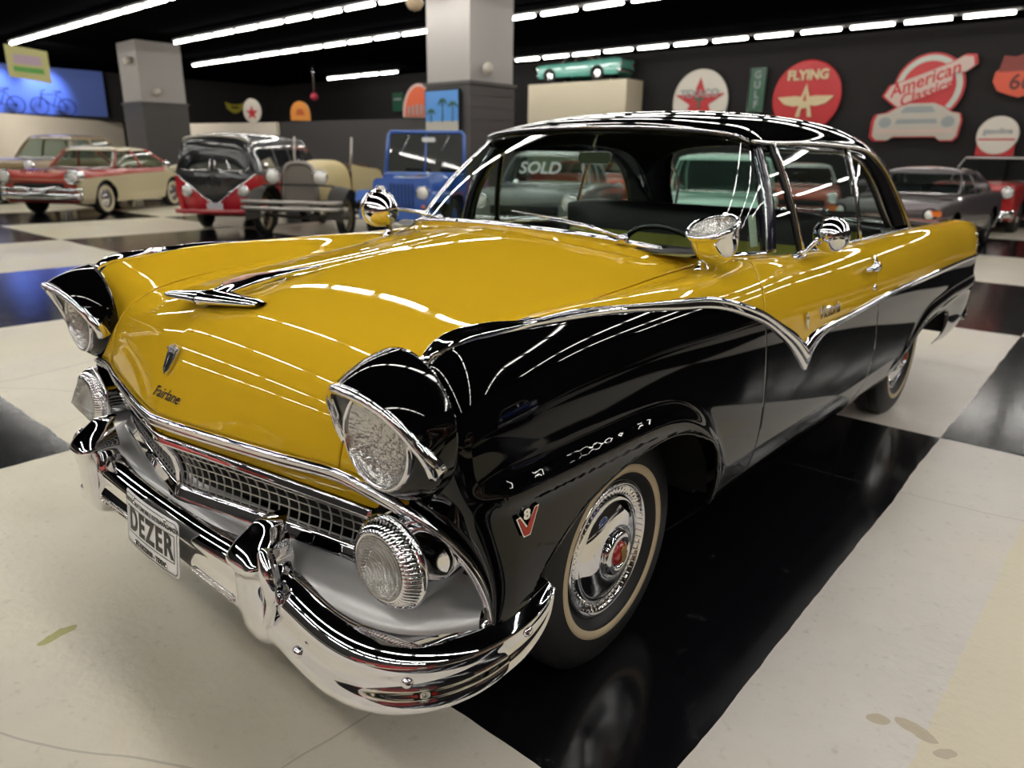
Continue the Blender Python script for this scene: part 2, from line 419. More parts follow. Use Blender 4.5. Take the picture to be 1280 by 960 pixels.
# ---- headlamp nacelles
def nacelle():
    cx, cz, R = .765, .893, .146
    n, m = 71, 18; A = math.radians(114); G = np.zeros((n,m,3)); edge = []
    for i in range(n):
        th = -A+2*A*i/(n-1); w = (1-math.cos(th))/(1-math.cos(A))
        tt = abs(th)/A; ye = -.810+.108*(math.sqrt(tt*tt+.006)-.0775); Re = .124-.006*math.sin(PI*min(1,tt*1.1))+.022*max(0,tt-.7)/.3; cxe, cze = cx-.008*(1-tt**3), cz-.025*(1-tt**3)
        for k in range(m):
            s = k/(m-1); r = R*(1-s)+Re*s + .008*math.sin(PI*s)*(1-w); x0 = cx*(1-s)+cxe*s; z0 = cz*(1-s)+cze*s
            y = -.668*(1-s)+ye*s
            G[i,k] = (x0+r*math.sin(th), y, z0+r*math.cos(th))
        edge.append(tuple(G[i,-1]))
    bm = grid_bm(G); bmesh.ops.recalc_face_normals(bm, faces=bm.faces)
    return bm, edge
nb, nedge = nacelle()
nac = both('headlight_housing', nb, BLK, mod=lambda o: solid(o,.005,0))
Mh = ring_M((.757,-.70,.868),(0,-1,0))
# lower barrel + bucket
both('headlight_barrel', lathe_bm([(.147,-.035),(.145,-.01),(.136,.006),(.122,.022),(.108,.030),(.100,.031),(.096,.02),(.095,0)], 56, ring_M((.762,-.70,.880),(0,-1,0))), BLK)
bk = lathe_bm([(.138,.012),(.128,.030),(.112,.036),(.100,.036)], 56, ring_M((.760,-.70,.878),(0,-1,0)))
both('headlight_bezel', lathe_bm([(.101,.026),(.101,.036),(.097,.040),(.092,.039),(.090,.030)], 56, Mh), CHR)
bk.free()
def lamp_glass(name, wave=None, dens=.22, col=(.80,.78,.74)):
    m = bpy.data.materials.new(name); m.use_nodes = True; nt = m.node_tree; nt.nodes.clear(); N = nt.nodes.new; L = nt.links.new
    out = N('ShaderNodeOutputMaterial'); tr = N('ShaderNodeBsdfTransparent'); tr.inputs[0].default_value = (.93,.93,.92,1)
    df = N('ShaderNodeBsdfPrincipled'); df.inputs['Base Color'].default_value = (*col,1); df.inputs['Roughness'].default_value = .08; df.inputs['Coat Weight'].default_value = 1.
    mx = N('ShaderNodeMixShader'); mx.inputs[0].default_value = dens; L(tr.outputs[0], mx.inputs[1]); L(df.outputs[0], mx.inputs[2]); L(mx.outputs[0], out.inputs['Surface'])
    if wave:
        tc = N('ShaderNodeTexCoord'); wv = N('ShaderNodeTexWave'); wv.inputs['Scale'].default_value = wave; wv.bands_direction = 'X'
        bp = N('ShaderNodeBump'); bp.inputs['Strength'].default_value = .8; bp.inputs['Distance'].default_value = .003
        L(tc.outputs['Object'], wv.inputs['Vector']); L(wv.outputs['Fac'], bp.inputs['Height']); L(bp.outputs['Normal'], df.inputs['Normal'])
    MATS[name] = m; return m
lens_m = lamp_glass('fluted_headlight_glass', 55)
both('headlight_lens', lathe_bm([(.0905,.030),(.088,.040),(.075,.048),(.055,.054),(.03,.058),(0,.059)], 48, Mh), lens_m)
both('headlight_reflector', lathe_bm([(.090,.032),(.078,.022),(.055,.014),(.02,.011),(0,.011)], 40, Mh), mat('lamp_reflector',(.95,.95,.94),rough=.22,metal=1.,bump=(70,.6)))
# bright brow round the hooded top
F = [(Vector(p)) for p in nedge]
brow = sweep_bm(F, [(-.007,-.012),(.004,-.014),(.009,-.004),(.010,.006),(.002,.010),(-.006,.006)], [(0,-1,0)]*len(F), scale=[1.05+.6*abs(2*i/(len(F)-1)-1)**4 for i in range(len(F))])
both('headlight_brow', brow, CHR)
gm = [ (p[0],p[1]+.0,p[2]) for p in nedge]
# grey inner skin of the brow
G = np.zeros((len(nedge),6,3))
for i,p in enumerate(nedge):
    c = Vector((.757,-.665,.868)); d = Vector((p[0]-.757,0,p[2]-.868)); d.normalize(); q0 = Vector((.757+d.x*.099,-.728,.868+d.z*.099))
    pp = Vector(p)
    for k in range(6): G[i,k] = pp.lerp(q0,k/5)+Vector((0,.004*math.sin(PI*k/5),0))
both('headlight_recess', grid_bm(G), mat('satin_grey_bezel',(.20,.20,.20),rough=.3,metal=.8))

# ---- grille surround, bars and mesh
lip = [(0,-.834,.752)]+[tuple(p) for p in []]
def lipcurve():
    P = [Vector((0,-.842,.750))]
    for u in (.08,.2,.4,.6,.8,1.): 
        wy = u**1.25; P.append(Vector((.60*u, -.842*(1-wy)-.722*wy, .750*(1-u**1.9)+.746*u**1.9)))
    P += [Vector(p)+Vector((0,-.012,-.008)) for p in [(.67,-.703,.748),(.745,-.69,.733),(.805,-.66,.70),(.85,-.615,.64),(.88,-.575,.565),(.893,-.553,.49),(.893,-.545,.43)]]
    return P
LP = [Vector(p) for p in curve(lipcurve(), 90)]
LPf = [Vector((-p.x,p.y,p.z)) for p in LP[:0:-1]]+LP
nrm = [Vector((0.0,-1,0))]*len(LPf)
fin('grille_surround', sweep_bm(LPf, [(-.014,-.012),(-.015,.002),(-.010,.009),(-.004,.010),(0,.004),(.004,.008),(.011,.008),(.015,0),(.014,-.012)], nrm), CHR, car)
def arc3(a,b,c,n=40): return [Vector(p) for p in curve([a,b,c],n)]
barU = [Vector((-.655,-.672,.655)),Vector((-.3,-.775,.692)),Vector((-.05,-.826,.699)),Vector((0,-.832,.699)),Vector((.05,-.826,.699)),Vector((.3,-.775,.692)),Vector((.655,-.672,.655))]
barL = [Vector((-.66,-.660,.532)),Vector((-.3,-.745,.544)),Vector((-.05,-.792,.539)),Vector((0,-.798,.539)),Vector((.05,-.792,.539)),Vector((.3,-.745,.544)),Vector((.66,-.660,.532))]
bu, bl = curve(barU,121), curve(barL,121)
fin('grille_bar', sweep_bm(bu, [(-.013,-.008),(-.013,.004),(-.006,.012),(.001,.007),(.006,.012),(.013,.006),(.014,-.008)], [(0,-1,.25)]*121), CHR, car)
fin('grille_bar', sweep_bm(bl, [(-.022,-.004),(-.020,.006),(-.010,.009),(.008,.010),(.018,.014),(.024,.006),(.022,-.006)], [(0,-1,.35)]*121), CHR, car)
gmesh = bmesh.new()
def gpt(u, v):   # u across 0..1, v down 0..1: concave mesh
    i = u*120; k = min(int(i),119); f = i-k; a = bu[k]*(1-f)+bu[k+1]*f; b = bl[k]*(1-f)+bl[k+1]*f
    p = a*(1-v)+b*v; p = p+np.array([0,.004+.026*math.sin(PI*v),0]); return Vector(p)
NV = 46
for i in range(1,NV):
    u = i/NV
    if abs(u-.5) < .008: continue
    sweep_bm([gpt(u,v/10) for v in range(11)], [(-.0011,-.002),(.0011,-.002),(.0011,.0015),(-.0011,.0015)], [(0,-1,.2)]*11, bm=gmesh)
for v in (.16,.33,.5,.67,.84):
    sweep_bm([gpt(u/60,v) for u in range(61)], [(-.0011,-.002),(.0011,-.002),(.0011,.0015),(-.0011,.0015)], [(0,-1,.1)]*61, bm=gmesh)
fin('grille_mesh', gmesh, mat('bright_wire',(.80,.79,.77),rough=.32,metal=.85), car, smooth=False)
# centre loop
fin('grille_divider', sweep_bm([Vector(p) for p in curve([(0,-.838,.700),(0,-.822,.672),(0,-.803,.64),(0,-.795,.60),(0,-.795,.565),(0,-.806,.532)],6)], [(-.009,-.02),(-.010,.002),(-.004,.008),(.004,.008),(.010,.002),(.009,-.02)], [(0,-1,0)]*6), CHR, car)
# dark back of the grille and the yellow pan behind the hood lip
G = np.array([[tuple(Vector(p)+Vector((0,.075,0))) for p in (a, (a+b)/2, b)] for a,b in zip(bu,bl)])
fin('radiator_panel', grid_bm(G), DARK, car)
G = np.array([[(a[0],a[1]+.012,a[2]+.01),(a[0],a[1]+.05,a[2]+.055)] for a in bu])
fin('grille_header_panel', grid_bm(G), YEL, car)
G2 = np.array([[(a[0],a[1]+.055,a[2]+.05),(a[0],a[1]+.10,a[2]+.10)] for a in bu]); fin('hood_gap_panel', grid_bm(G2), DARK, car)

# ---- silver gravel pan
IN = [(0,-.775,.528),(.3,-.728,.528),(.50,-.685,.522),(.60,-.655,.518),(.72,-.605,.505),(.81,-.570,.49),(.872,-.545,.475)]
OUT = [(0,-.822,.508),(.3,-.820,.512),(.50,-.803,.498),(.60,-.785,.476),(.70,-.752,.452),(.80,-.695,.440),(.895,-.595,.446)]
GP = []
for a,b in zip(IN,OUT):
    a,b = Vector(a),Vector(b); GP.append([tuple(a+Vector((0,.03,.018))), tuple(a), tuple(a.lerp(b,.5)+Vector((0,-.006,.010))), tuple(b), tuple(b+Vector((0,.02,-.06)))])
Gp = tensor(GP, 60, 22); Gp[0,:,0] = 0
Gf = np.concatenate([(Gp*[-1,1,1])[:0:-1], Gp]); fin('gravel_pan', grid_bm(Gf), SILV, car)
# panel behind the lamps, down the fender nose
G = tensor([[(.60,-.69,.735),(.74,-.665,.72),(.84,-.60,.64),(.875,-.55,.55),(.88,-.53,.47)],
            [(.63,-.57,.70),(.74,-.52,.69),(.83,-.50,.62),(.862,-.48,.54),(.87,-.475,.46)],
            [(.64,-.52,.49),(.70,-.50,.48),(.77,-.48,.47),(.82,-.47,.46),(.85,-.465,.44)]], 16, 22)
both('lamp_recess', grid_bm(G), BLK)

# ---- parking lamps
Mp = ring_M((.763,-.664,.602),(.02,-1,0)) @ Matrix.Diagonal((1.17,1.17,1,1))
pods = both('parking_lamp_pod', lathe_bm([(.058,-.14),(.074,-.11),(.0825,-.06),(.0845,-.01),(.0835,.040),(.086,.044),(.088,.049),(.086,.054),(.080,.057)], 56, Mp), CHR)
sr = bmesh.new(); NS = 56
for k in range(NS):   # serrated ring
    a0,a1 = 2*PI*(k+.1)/NS, 2*PI*(k+.9)/NS
    pr = [(.082,.055),(.081,.062),(.068,.083),(.062,.086)]
    ra = [[Mp @ Vector((r*math.cos(a),r*math.sin(a),h)) for r,h in pr] for a in (a0,(a0+a1)/2,a1)]
    V = [[sr.verts.new(p*(1) if j!=1 else p+(p-(Mp@Vector((0,0,pr[i][1])))).normalized()*.003) for i,p in enumerate(row)] for j,row in enumerate(ra)]
    for A,B in zip(V,V[1:]):
        for i in range(3): sr.faces.new((A[i],B[i],B[i+1],A[i+1]))
lathe_bm([(.080,.052),(.079,.062),(.066,.082),(.060,.086),(.058,.080)], 56, Mp, bm=sr)
both('parking_lamp_bezel', sr, CHR)
lensp = [(.060,.080)]
for k in range(1,15):
    t = k/15; r = .060*(1-t)**.85+.004*(1-t); h = .080+.046*t; lensp += [(r+.0016,h),(r+.0012,h+.0016),(r-.0014,h+.0018)]
lensp.append((0,.131))
PL = lamp_glass('ribbed_clear_lens',None,.5,(.40,.38,.35))
both('parking_lamp_reflector', lathe_bm([(.062,.08),(.05,.05),(.02,.035),(0,.034)],32,Mp), MATS['lamp_reflector'])
both('parking_lamp_lens', lathe_bm(lensp, 44, Mp), PL, auto=25)

# ---- bumper
BX = [ # x, y(face), ztop, zbot, bulge
 (0,-.838,.516,.402,.030),(.2,-.838,.520,.400,.032),(.36,-.834,.526,.392,.034),(.47,-.828,.522,.372,.036),(.56,-.818,.500,.336,.038),
 (.64,-.802,.468,.300,.042),(.73,-.770,.444,.280,.046),(.81,-.715,.436,.279,.046),(.873,-.64,.440,.295,.042),(.912,-.56,.452,.325,.036),(.932,-.48,.468,.366,.028),(.936,-.42,.480,.42,.016),(.935,-.402,.484,.450,.008)]
BC = []
for i,(x,y,zt,zb,b) in enumerate(BX):
    j0,j1 = BX[max(i-1,0)],BX[min(i+1,len(BX)-1)]
    t = Vector((j1[0]-j0[0],j1[1]-j0[1],0)).normalized() if i else Vector((1,0,0)); n = Vector((t.y,-t.x,0))
    P = Vector((x,y,0)); h = zt-zb
    def pt(off, z): q = P+n*off; return (q.x,q.y,z)
    BC.append([pt(-.055,zt-.012),pt(-.035,zt),pt(-.005,zt-.004),pt(b*.55,zt-.018-h*.05),pt(b*.78,zt-h*.32),pt(b*.72,zt-h*.48),pt(b*.80,zb+h*.38),pt(b*1.0,zb+h*.20),pt(b*.95,zb+h*.07),pt(b*.35,zb),pt(-.02,zb+.004)])
Bg = tensor(BC, 110, 60); Bg[0,:,0] = 0
Bf = np.concatenate([(Bg*[-1,1,1])[:0:-1], Bg])
bbm = grid_bm(Bf); bmesh.ops.recalc_face_normals(bbm, faces=bbm.faces)
if sum(f.normal.y for f in bbm.faces) > 0: bmesh.ops.reverse_faces(bbm, faces=bbm.faces)
bbm.normal_update(); BBV = BVHTree.FromBMesh(bbm)
bumper = fin('front_bumper', bbm, CHR, car); solid(bumper, .004)
for x,y,z in ((.60,-.85,.375),(.935,-.50,.415),(.83,-.74,.36)):   # bolts
    for s in (1,-1):
        loc,n,_,_ = BBV.find_nearest(Vector((x*s,y,z)))
        fin('bumper_bolt', lathe_bm([(.013,-.002),(.013,.002),(.010,.006),(.005,.009),(0,.0095)], 20, ring_M(loc,-n if n.y>0 else n)), CHR, bumper)
# oval slots near the bottom of the centre section
for s in (1,-1):
    P = []
    for k in range(24):
        a = 2*PI*k/24; px = .285*s+(.085*(1 if math.cos(a)>0 else -1)+.012*math.cos(a)) ; pz = .418+.012*math.sin(a)
        loc,n,_,_ = BBV.find_nearest(Vector((px,-.9,pz))); P.append(loc+Vector((0,-.001,0)))
    b = tube_bm(P, .0035, 8, closed=True); b.faces.new([b.verts.new(p+Vector((0,-.0005,0))) for p in P]); fin('bumper_slot', b, DARK if False else CHR2, bumper)

# guards
def guard():
    cols = []
    #      z,   y front, half width, flatness
    for z,y,w,fl in ((.630,-.815,.012,.9),(.626,-.826,.022,.9),(.608,-.845,.036,.9),(.583,-.872,.048,.92),(.562,-.890,.054,.94),(.549,-.896,.055,.95),(.536,-.893,.051,.95),(.520,-.885,.047,.95),(.49,-.883,.046,.95),(.44,-.882,.046,.95),(.39,-.877,.045,.95),(.362,-.870,.043,.93),(.345,-.855,.038,.9),(.338,-.83,.030,.9)):
        cols.append([(-w*1.12,-.79,z),(-w*1.10,y+.045,z),(-w*1.0,y+.014,z),(-w*.82,y+.003,z),(-w*.3,y-.002,z),(w*.3,y-.002,z),(w*.82,y+.003,z),(w*1.0,y+.014,z),(w*1.10,y+.045,z),(w*1.12,-.79,z)])
    G = tensor(cols, 72, 48)+np.array([.462,0,0]); b = grid_bm(G)
    b.verts.ensure_lookup_table()
    b.faces.new([v for v in list(b.verts)[-48:]][::-1]); b.faces.new([v for v in list(b.verts)[:48]])
    bmesh.ops.recalc_face_normals(b, faces=b.faces); return b
guards = both('bumper_guard', guard(), CHR)
# arm wrapping over the bumper beside each guard
both('guard_bracket', sweep_bm([Vector(p) for p in curve([(.505,-.852,.585),(.524,-.860,.562),(.538,-.862,.515),(.532,-.862,.46),(.515,-.866,.41)],18)], [(-.020,-.012),(-.017,.006),(-.006,.014),(.006,.014),(.017,.006),(.020,-.012)], [(0.35,-1,.3)]*18, scale=[.55+.5*math.sin(PI*min(1,(i+2)/14)) for i in range(18)]), CHR)

# ---- licence plate (bent round the bumper)
def plate_pt(u, v, lift=0.):   # u,v in metres from the plate centre
    bend = .012*(1-(u/.152)**2); return Vector((u, -.882-bend*.6-lift+.10*v, .452+v))
pb = bmesh.new()
def rr(w,h,r,n=5):
    P = []
    for cx,cy,a in ((w-r,h-r,0),(-w+r,h-r,90),(-w+r,-h+r,180),(w-r,-h+r,270)):
        for k in range(n+1): t = math.radians(a+90*k/n); P.append((cx+r*math.cos(t),cy+r*math.sin(t)))
    return P
G = np.array([[tuple(plate_pt(u,v)) for v in np.linspace(-.076,.076,9)] for u in np.linspace(-.152,.152,31)])
# clip the corners
pb = grid_bm(G)
for v in pb.verts:
    u,w = v.co.x, v.co.z-.452
    if abs(u) > .150 and abs(w) > .0755: v.co.x *= .985; v.co.z = .452+w*.93
bmesh.ops.recalc_face_normals(pb, faces=pb.faces)
PLW = mat('plate_white',(.95,.95,.94),rough=.5); PLB = mat('plate_black_ink',(.01,.01,.01),rough=.4)
plate = fin('license_plate', pb, PLW, car); solid(plate,.0015,1); tag(plate,'white license plate reading DEZER in black letters')
def wrap_text(name, body, u, v, size, width=1., m=PLB, parent=plate, bold=0., spacing=1.):
    o = text_obj(name, body, Matrix.Translation((u,v,0)), size, .0003, m, parent, bold=bold, spacing=spacing, width=width)
    for w in o.data.vertices: w.co = plate_pt(w.co.x, w.co.y, .0030+w.co.z)
    return o
wrap_text('plate_lettering','DEZER',0,-.002,.086,width=.86,bold=.0026,spacing=1.2)
wrap_text('plate_caption','EXOTIC AUTOMOBILE EXTRAVAGANZA',0,.0505,.0165,width=1.02,bold=.0003)
wrap_text('plate_caption','877-DEZER90 - TEXAS',0,-.0575,.0185,width=1.02,bold=.0008)
fr = bmesh.new()
def rect_loop(w,h,r,t,dv=0):
    P = rr(w,h,r); 
    # densify
    Q = []
    for a,b in zip(P,P[1:]+P[:1]):
        n = max(1,int(math.dist(a,b)/.012))
        for k in range(n): Q.append((a[0]+(b[0]-a[0])*k/n, a[1]+(b[1]-a[1])*k/n))
    A = [fr.verts.new(plate_pt(x,y+dv,.0032)) for x,y in Q]; B = [fr.verts.new(plate_pt(x*(1-t/w),y*(1-t/h)+dv,.0032)) for x,y in Q]
    n = len(Q)
    for i in range(n): fr.faces.new((A[i],A[(i+1)%n],B[(i+1)%n],B[i]))
rect_loop(.146,.070,.012,.0022); rect_loop(.134,.038,.003,.0026,-.001)
fin('plate_border', fr, PLB, plate, smooth=False)
for u,v in ((-.09,.064),(.09,.064),(-.09,-.062),(.09,-.062)):
    fin('plate_bolt', lathe_bm([(.006,0),(.005,.003),(0,.004)],12,ring_M(plate_pt(u,v,.002),(0,-1,0))), CHR2, plate)

# ---- wheels
def tire_bm(M, R=.352, w=.092):
    pr = [(.19,-.055),(.20,-.070),(.235,-w+.004),(.275,-w),(.315,-w+.008),(.338,-w+.022),(.350,-.058),(R,-.03)]
    pr += [(R,-.022),(R-.007,-.020),(R-.007,-.014),(R,-.012),(R,-.003),(R-.007,-.001),(R-.007,.001),(R,.003),(R,.012),(R-.007,.014),(R-.007,.020),(R,.022),(R,.03)]
    pr += [(.350,.058),(.338,w-.022),(.315,w-.008),(.275,w),(.262,w),(.254,w+.001),(.228,w-.003),(.222,w-.006),(.21,w-.02),(.20,w-.028),(.19,.055)]
    return lathe_bm(pr, 96, M)
def wheel(x, y, steer, name='wheel'):
    s = 1 if x > 0 else -1
    d = Vector((s*math.cos(steer), -s*math.sin(steer)*s if s>0 else math.sin(steer), 0))
    M = ring_M((x,y,.340),d)
    w = empty(name,(x,y,.340)); w.parent = car
    Mi = Matrix.Translation((-x,-y,-.340)) @ M
    def P(n,bm,m,**k): return fin(n,bm,m,w,**k)
    P('tire', tire_bm(Mi), RUB)
    P('whitewall', lathe_bm([(.2525,.0935),(.2515,.0945),(.2295,.0920),(.2285,.0905)],96,Mi), WW)
    P('rim', lathe_bm([(.205,.050),(.206,.066),(.200,.070),(.19,.055),(.15,.03)],64,Mi), BLK)
    cap = P('hubcap', lathe_bm([(.1955,.060),(.197,.068),(.194,.075),(.188,.075),(.182,.068),(.170,.058),(.158,.062),(.150,.070),(.147,.069),(.140,.073),(.115,.086),(.085,.092),(.066,.093),(.062,.090),(.057,.093),(.053,.100),(.046,.104),(.040,.101)],72,Mi), CHR)
    rb = bmesh.new()
    for k in range(60):
        a = 2*PI*k/60; c,sn = math.cos(a),math.sin(a); da = .012
        v = [Mi @ Vector((r*math.cos(a+t),r*math.sin(a+t),h)) for r,t,h in ((.184,-.006,.0745),(.184,.006,.0745),(.158,.010,.0655),(.158,-.010,.0655),(.171,0,.0755))]
        V = [rb.verts.new(p) for p in v]
        for i in range(4): rb.faces.new((V[i],V[(i+1)%4],V[4]))
    fin('hubcap_rib_ring', rb, CHR, w)
    P('hub_ring', lathe_bm([(.066,.091),(.067,.099),(.060,.106),(.050,.110),(.042,.108),(.038,.099)],48,Mi), CHR)
    P('hub_emblem', lathe_bm([(.036,.098),(.033,.110),(.02,.116),(0,.118)],36,Mi), mat('hub_red',(.42,.015,.012),rough=.2,coat=1.))
    e = bmesh.new(); prism_bm([(-.014,.012),(-.016,.024),(-.006,.018),(0,.026),(.006,.018),(.016,.024),(.014,.012),(.010,-.018),(0,-.026),(-.010,-.018)], Mi @ Matrix.Translation((0,0,.114)), .006, e)
    P('hub_crest', e, mat('brass_trim',(.65,.45,.16),rough=.2,metal=1.), smooth=False)
    return w
wheel(.742,.012,-.035); wheel(-.742,.012,-.035); wheel(.725,2.934,0); wheel(-.725,2.934,0)
# wheel wells
for y0,y1 in ((-.5,.42),(2.36,3.45)):
    G = np.array([[(x,(y0+y1)/2+(y1-y0)/2*.98*math.cos(a),.40+.34*math.sin(a)) for x in (.52,.90)] for a in np.linspace(0,PI,24)])
    b = grid_bm(G); b.faces.new([b.verts.new((.52,(y0+y1)/2+(y1-y0)/2*.98*math.cos(a),.40+.34*math.sin(a))) for a in np.linspace(0,PI,24)])
    both('wheel_well', b, DARK)
# belly
ub = box_bm(0,-.05,.36,1.0,1.0,.04); box_bm(0,1.5,.36,1.62,2.0,.04,ub); box_bm(0,3.5,.38,1.0,1.1,.04,ub); fin('underbody', ub, DARK, car, smooth=False)
# ================================================================== cabin of the car
WB = [(0,.405,1.158),(.25,.42,1.152),(.50,.490,1.130),(.63,.585,1.102),(.705,.70,1.087),(.745,.84,1.080),(.760,1.0,1.073)]
WT = [(0,.945,1.492),(.22,.95,1.489),(.42,.965,1.480),(.53,.985,1.470),(.585,1.01,1.460),(.615,1.04,1.448),(.632,1.085,1.432)]
WG = []
for a,b in zip(WB,WT):
    a,b = Vector(a),Vector(b); row = []
    for s in (0,.2,.45,.7,.9,1.): row.append(tuple(a.lerp(b,s)+Vector((.022*math.sin(PI*s)*min(1,a.x/.6), -.018*math.sin(PI*s),.004*math.sin(PI*s)))))
    WG.append(row)
Wg = tensor(WG, 60, 30); Wg[0,:,0] = 0
Wf = np.concatenate([(Wg*[-1,1,1])[:0:-1], Wg]); ws = fin('windshield', grid_bm(Wf), GLASS, car)
TP = [(-.012,-.006),(-.012,.005),(-.005,.010),(.006,.010),(.013,.004),(.013,-.006)]
base = [Vector(p) for p in Wf[:,0]]; top = [Vector(p) for p in Wf[:,-1]]; endc = [Vector(p) for p in Wf[-1]]
fin('windshield_molding', sweep_bm(base, [(a*.85,b*.8) for a,b in TP], [Vector((p.x*.6,-.8,.6)) for p in base]), CHR, car)
fin('windshield_header_molding', sweep_bm([p+Vector((0,-.006,.010)) for p in top], [(a*.42,b*.5) for a,b in TP], [Vector((p.x*.6,-1,.4)) for p in top]), CHR, car)
both('pillar_molding', sweep_bm(endc, [(a*.28,b*.5) for a,b in TP], [Vector((1,-.5,0))]*len(endc)), CHR)
# cowl panel closing the hood to the windshield base
rows = []
for p in base:
    sx = abs(p.x); q = Vector((sx, p.y, p.z))+Vector((.055*min(1,sx/.7)**3,-.055*(1-min(1,max(0,sx-.70)/.06)),-.02))
    a_, b_ = onh(q)[0], onb(q)[0]; h_ = a_ if (a_-q).length < (b_-q).length else b_
    h_ = h_+Vector((0,0,.0015)); h_ = Vector((h_.x*(1 if p.x >= 0 else -1), h_.y, h_.z)); t_ = p+Vector((-.004*np.sign(p.x),.008,-.004))
    rows.append([tuple(h_), tuple(h_.lerp(t_,.35)+Vector((0,0,-.001))), tuple(h_.lerp(t_,.7)), tuple(t_)])
fin('cowl_panel', grid_bm(np.array(rows)), YEL, car, recalc=True)
# rubber gasket line inside
fin('windshield_gasket', tube_bm([p+Vector((-.012*np.sign(p.x)*min(1,abs(p.x)/.6),.008,-.012)) for p in top], .006, 6), RUBS, car)
# A pillar: black post behind the glass edge
pa = [Vector(p)+Vector((-.002,.030,0)) for p in endc]
both('windshield_pillar', sweep_bm(pa, [(-.030,-.02),(-.032,.008),(-.01,.016),(.02,.014),(.034,.004),(.032,-.02)], [Vector((1,-.15,.1))]*len(pa)), mat('pillar_black',(.012,.012,.03),rough=.15,coat=1.))

# roof
RC = []
for y,zc,dx in [(.930,1.497,-.030),(.97,1.513,-.014),(1.15,1.538,0),(1.5,1.556,.008),(1.9,1.556,.012)]:
    RC.append([(0,y,zc),(.22,y+.002,zc-.004),(.42,y+.01,zc-.018),(.55,y+.02,zc-.038),(.615+dx,y+.035,zc-.062),(.648+dx,y+.05,zc-.086),(.660+dx,y+.055,zc-.108)])
RC[0] = [(0,.930,1.497),(.22,.934,1.494),(.42,.948,1.484),(.535,.972,1.472),(.590,1.00,1.462),(.618,1.03,1.452),(.634,1.06,1.444)]
RC[1] = [(0,.965,1.512),(.22,.968,1.509),(.42,.985,1.497),(.54,1.01,1.482),(.603,1.045,1.468),(.632,1.075,1.456),(.646,1.095,1.447)]
RC += [[(0,2.2,1.541),(.22,2.2,1.538),(.42,2.2,1.524),(.56,2.2,1.500),(.630,2.22,1.473),(.664,2.23,1.449),(.679,2.22,1.427)],
       [(0,2.42,1.508),(.22,2.42,1.505),(.42,2.42,1.492),(.557,2.43,1.466),(.627,2.43,1.436),(.668,2.42,1.405),(.691,2.40,1.374)],
       [(0,2.57,1.462),(.22,2.57,1.459),(.42,2.58,1.448),(.565,2.60,1.422),(.632,2.60,1.387),(.680,2.57,1.342),(.712,2.54,1.292)]]
up_y = [.93,.965,1.15,1.5,1.9,2.2,2.42,2.57,3]; up_z = [0,.006,.020,.032,.034,.032,.026,.016,0]
crown = lambda x,y: np.interp(y,up_y,up_z)*np.interp(abs(x),[0,.22,.42,.55,.615,.65],[1,.98,.88,.66,.38,.10])
RC = [[(x,y,z+crown(x,y)) for x,y,z in col] for col in RC]
Rg = tensor(RC, 90, 44); Rg[:,0,0] = 0
Rf = np.concatenate([(Rg*[-1,1,1])[:,:0:-1], Rg], axis=1)
rb = grid_bm(Rf); bmesh.ops.recalc_face_normals(rb, faces=rb.faces)
if sum(f.normal.z for f in rb.faces) < 0: bmesh.ops.reverse_faces(rb, faces=rb.faces)
roof = fin('roof', rb, BLK, car); solid(roof,.02); tag(roof,'glossy black roof')
roof.data.materials.append(mat('headliner',(.02,.02,.02),rough=.8)); roof.modifiers['solid'].material_offset = 1
# C pillar shell continuing the roof down to the quarter panel
CPc = [[RC[k][q] for q in (6,5,4,3)] for k in (5,6,7)]
CPc += [[(.738,2.66,1.190),(.703,2.70,1.235),(.658,2.70,1.290),(.602,2.68,1.350)],[(.757,2.75,1.100),(.730,2.79,1.130),(.693,2.81,1.165),(.655,2.78,1.205)],[(.767,2.80,1.055),(.744,2.85,1.065),(.710,2.885,1.08),(.676,2.86,1.10)],[(.770,2.83,1.02),(.750,2.90,1.025),(.714,2.92,1.03),(.680,2.89,1.035)]]
CG = tensor(CPc, 110, 26); k0 = int(np.argmax(CG[:,0,1] > 2.53)); CG = CG[k0:]
both('rear_roof_pillar', grid_bm(CG), BLK, recalc=True, mod=lambda o: solid(o,.012,0))
# drip rail: chrome line from windshield corner over the side glass to the belt
dr = [Vector(p) for p in curve([(.640,1.05,1.448),(.652,1.12,1.444),(.664,1.35,1.448),(.672,1.7,1.449),(.676,1.95,1.444),(.682,2.2,1.428),(.695,2.40,1.372),(.716,2.54,1.290),(.742,2.66,1.188),(.762,2.755,1.098),(.773,2.80,1.050)],90)]
both('drip_rail', sweep_bm(dr, [(-.006,-.006),(-.006,.006),(0,.009),(.006,.006),(.006,-.006)], [Vector((1,0,.4))]*90), CHR2)
ge = curve([(.640,1.10,1.405),(.652,1.22,1.413),(.660,1.45,1.417),(.664,1.75,1.417),(.668,1.95,1.410),(.678,2.10,1.388),(.697,2.25,1.318),(.722,2.36,1.22),(.750,2.44,1.12),(.774,2.50,1.050)],90)
Gw_ = np.array([[tuple(d+Vector((-.003,-.003,-.004))), tuple(d.lerp(Vector(e_),.5)+Vector((.002,0,0))), tuple(e_), tuple(Vector(e_)+Vector((-.025,-.004,-.004)))] for d,e_ in zip(dr,ge)])
both('window_frame', grid_bm(tensor(Gw_[::3],90,12)), BLK, recalc=True)
both('window_frame_trim', tube_bm([Vector(e_)+Vector((.002,0,0)) for e_ in ge[30:]], .0035, 6), CHR2)
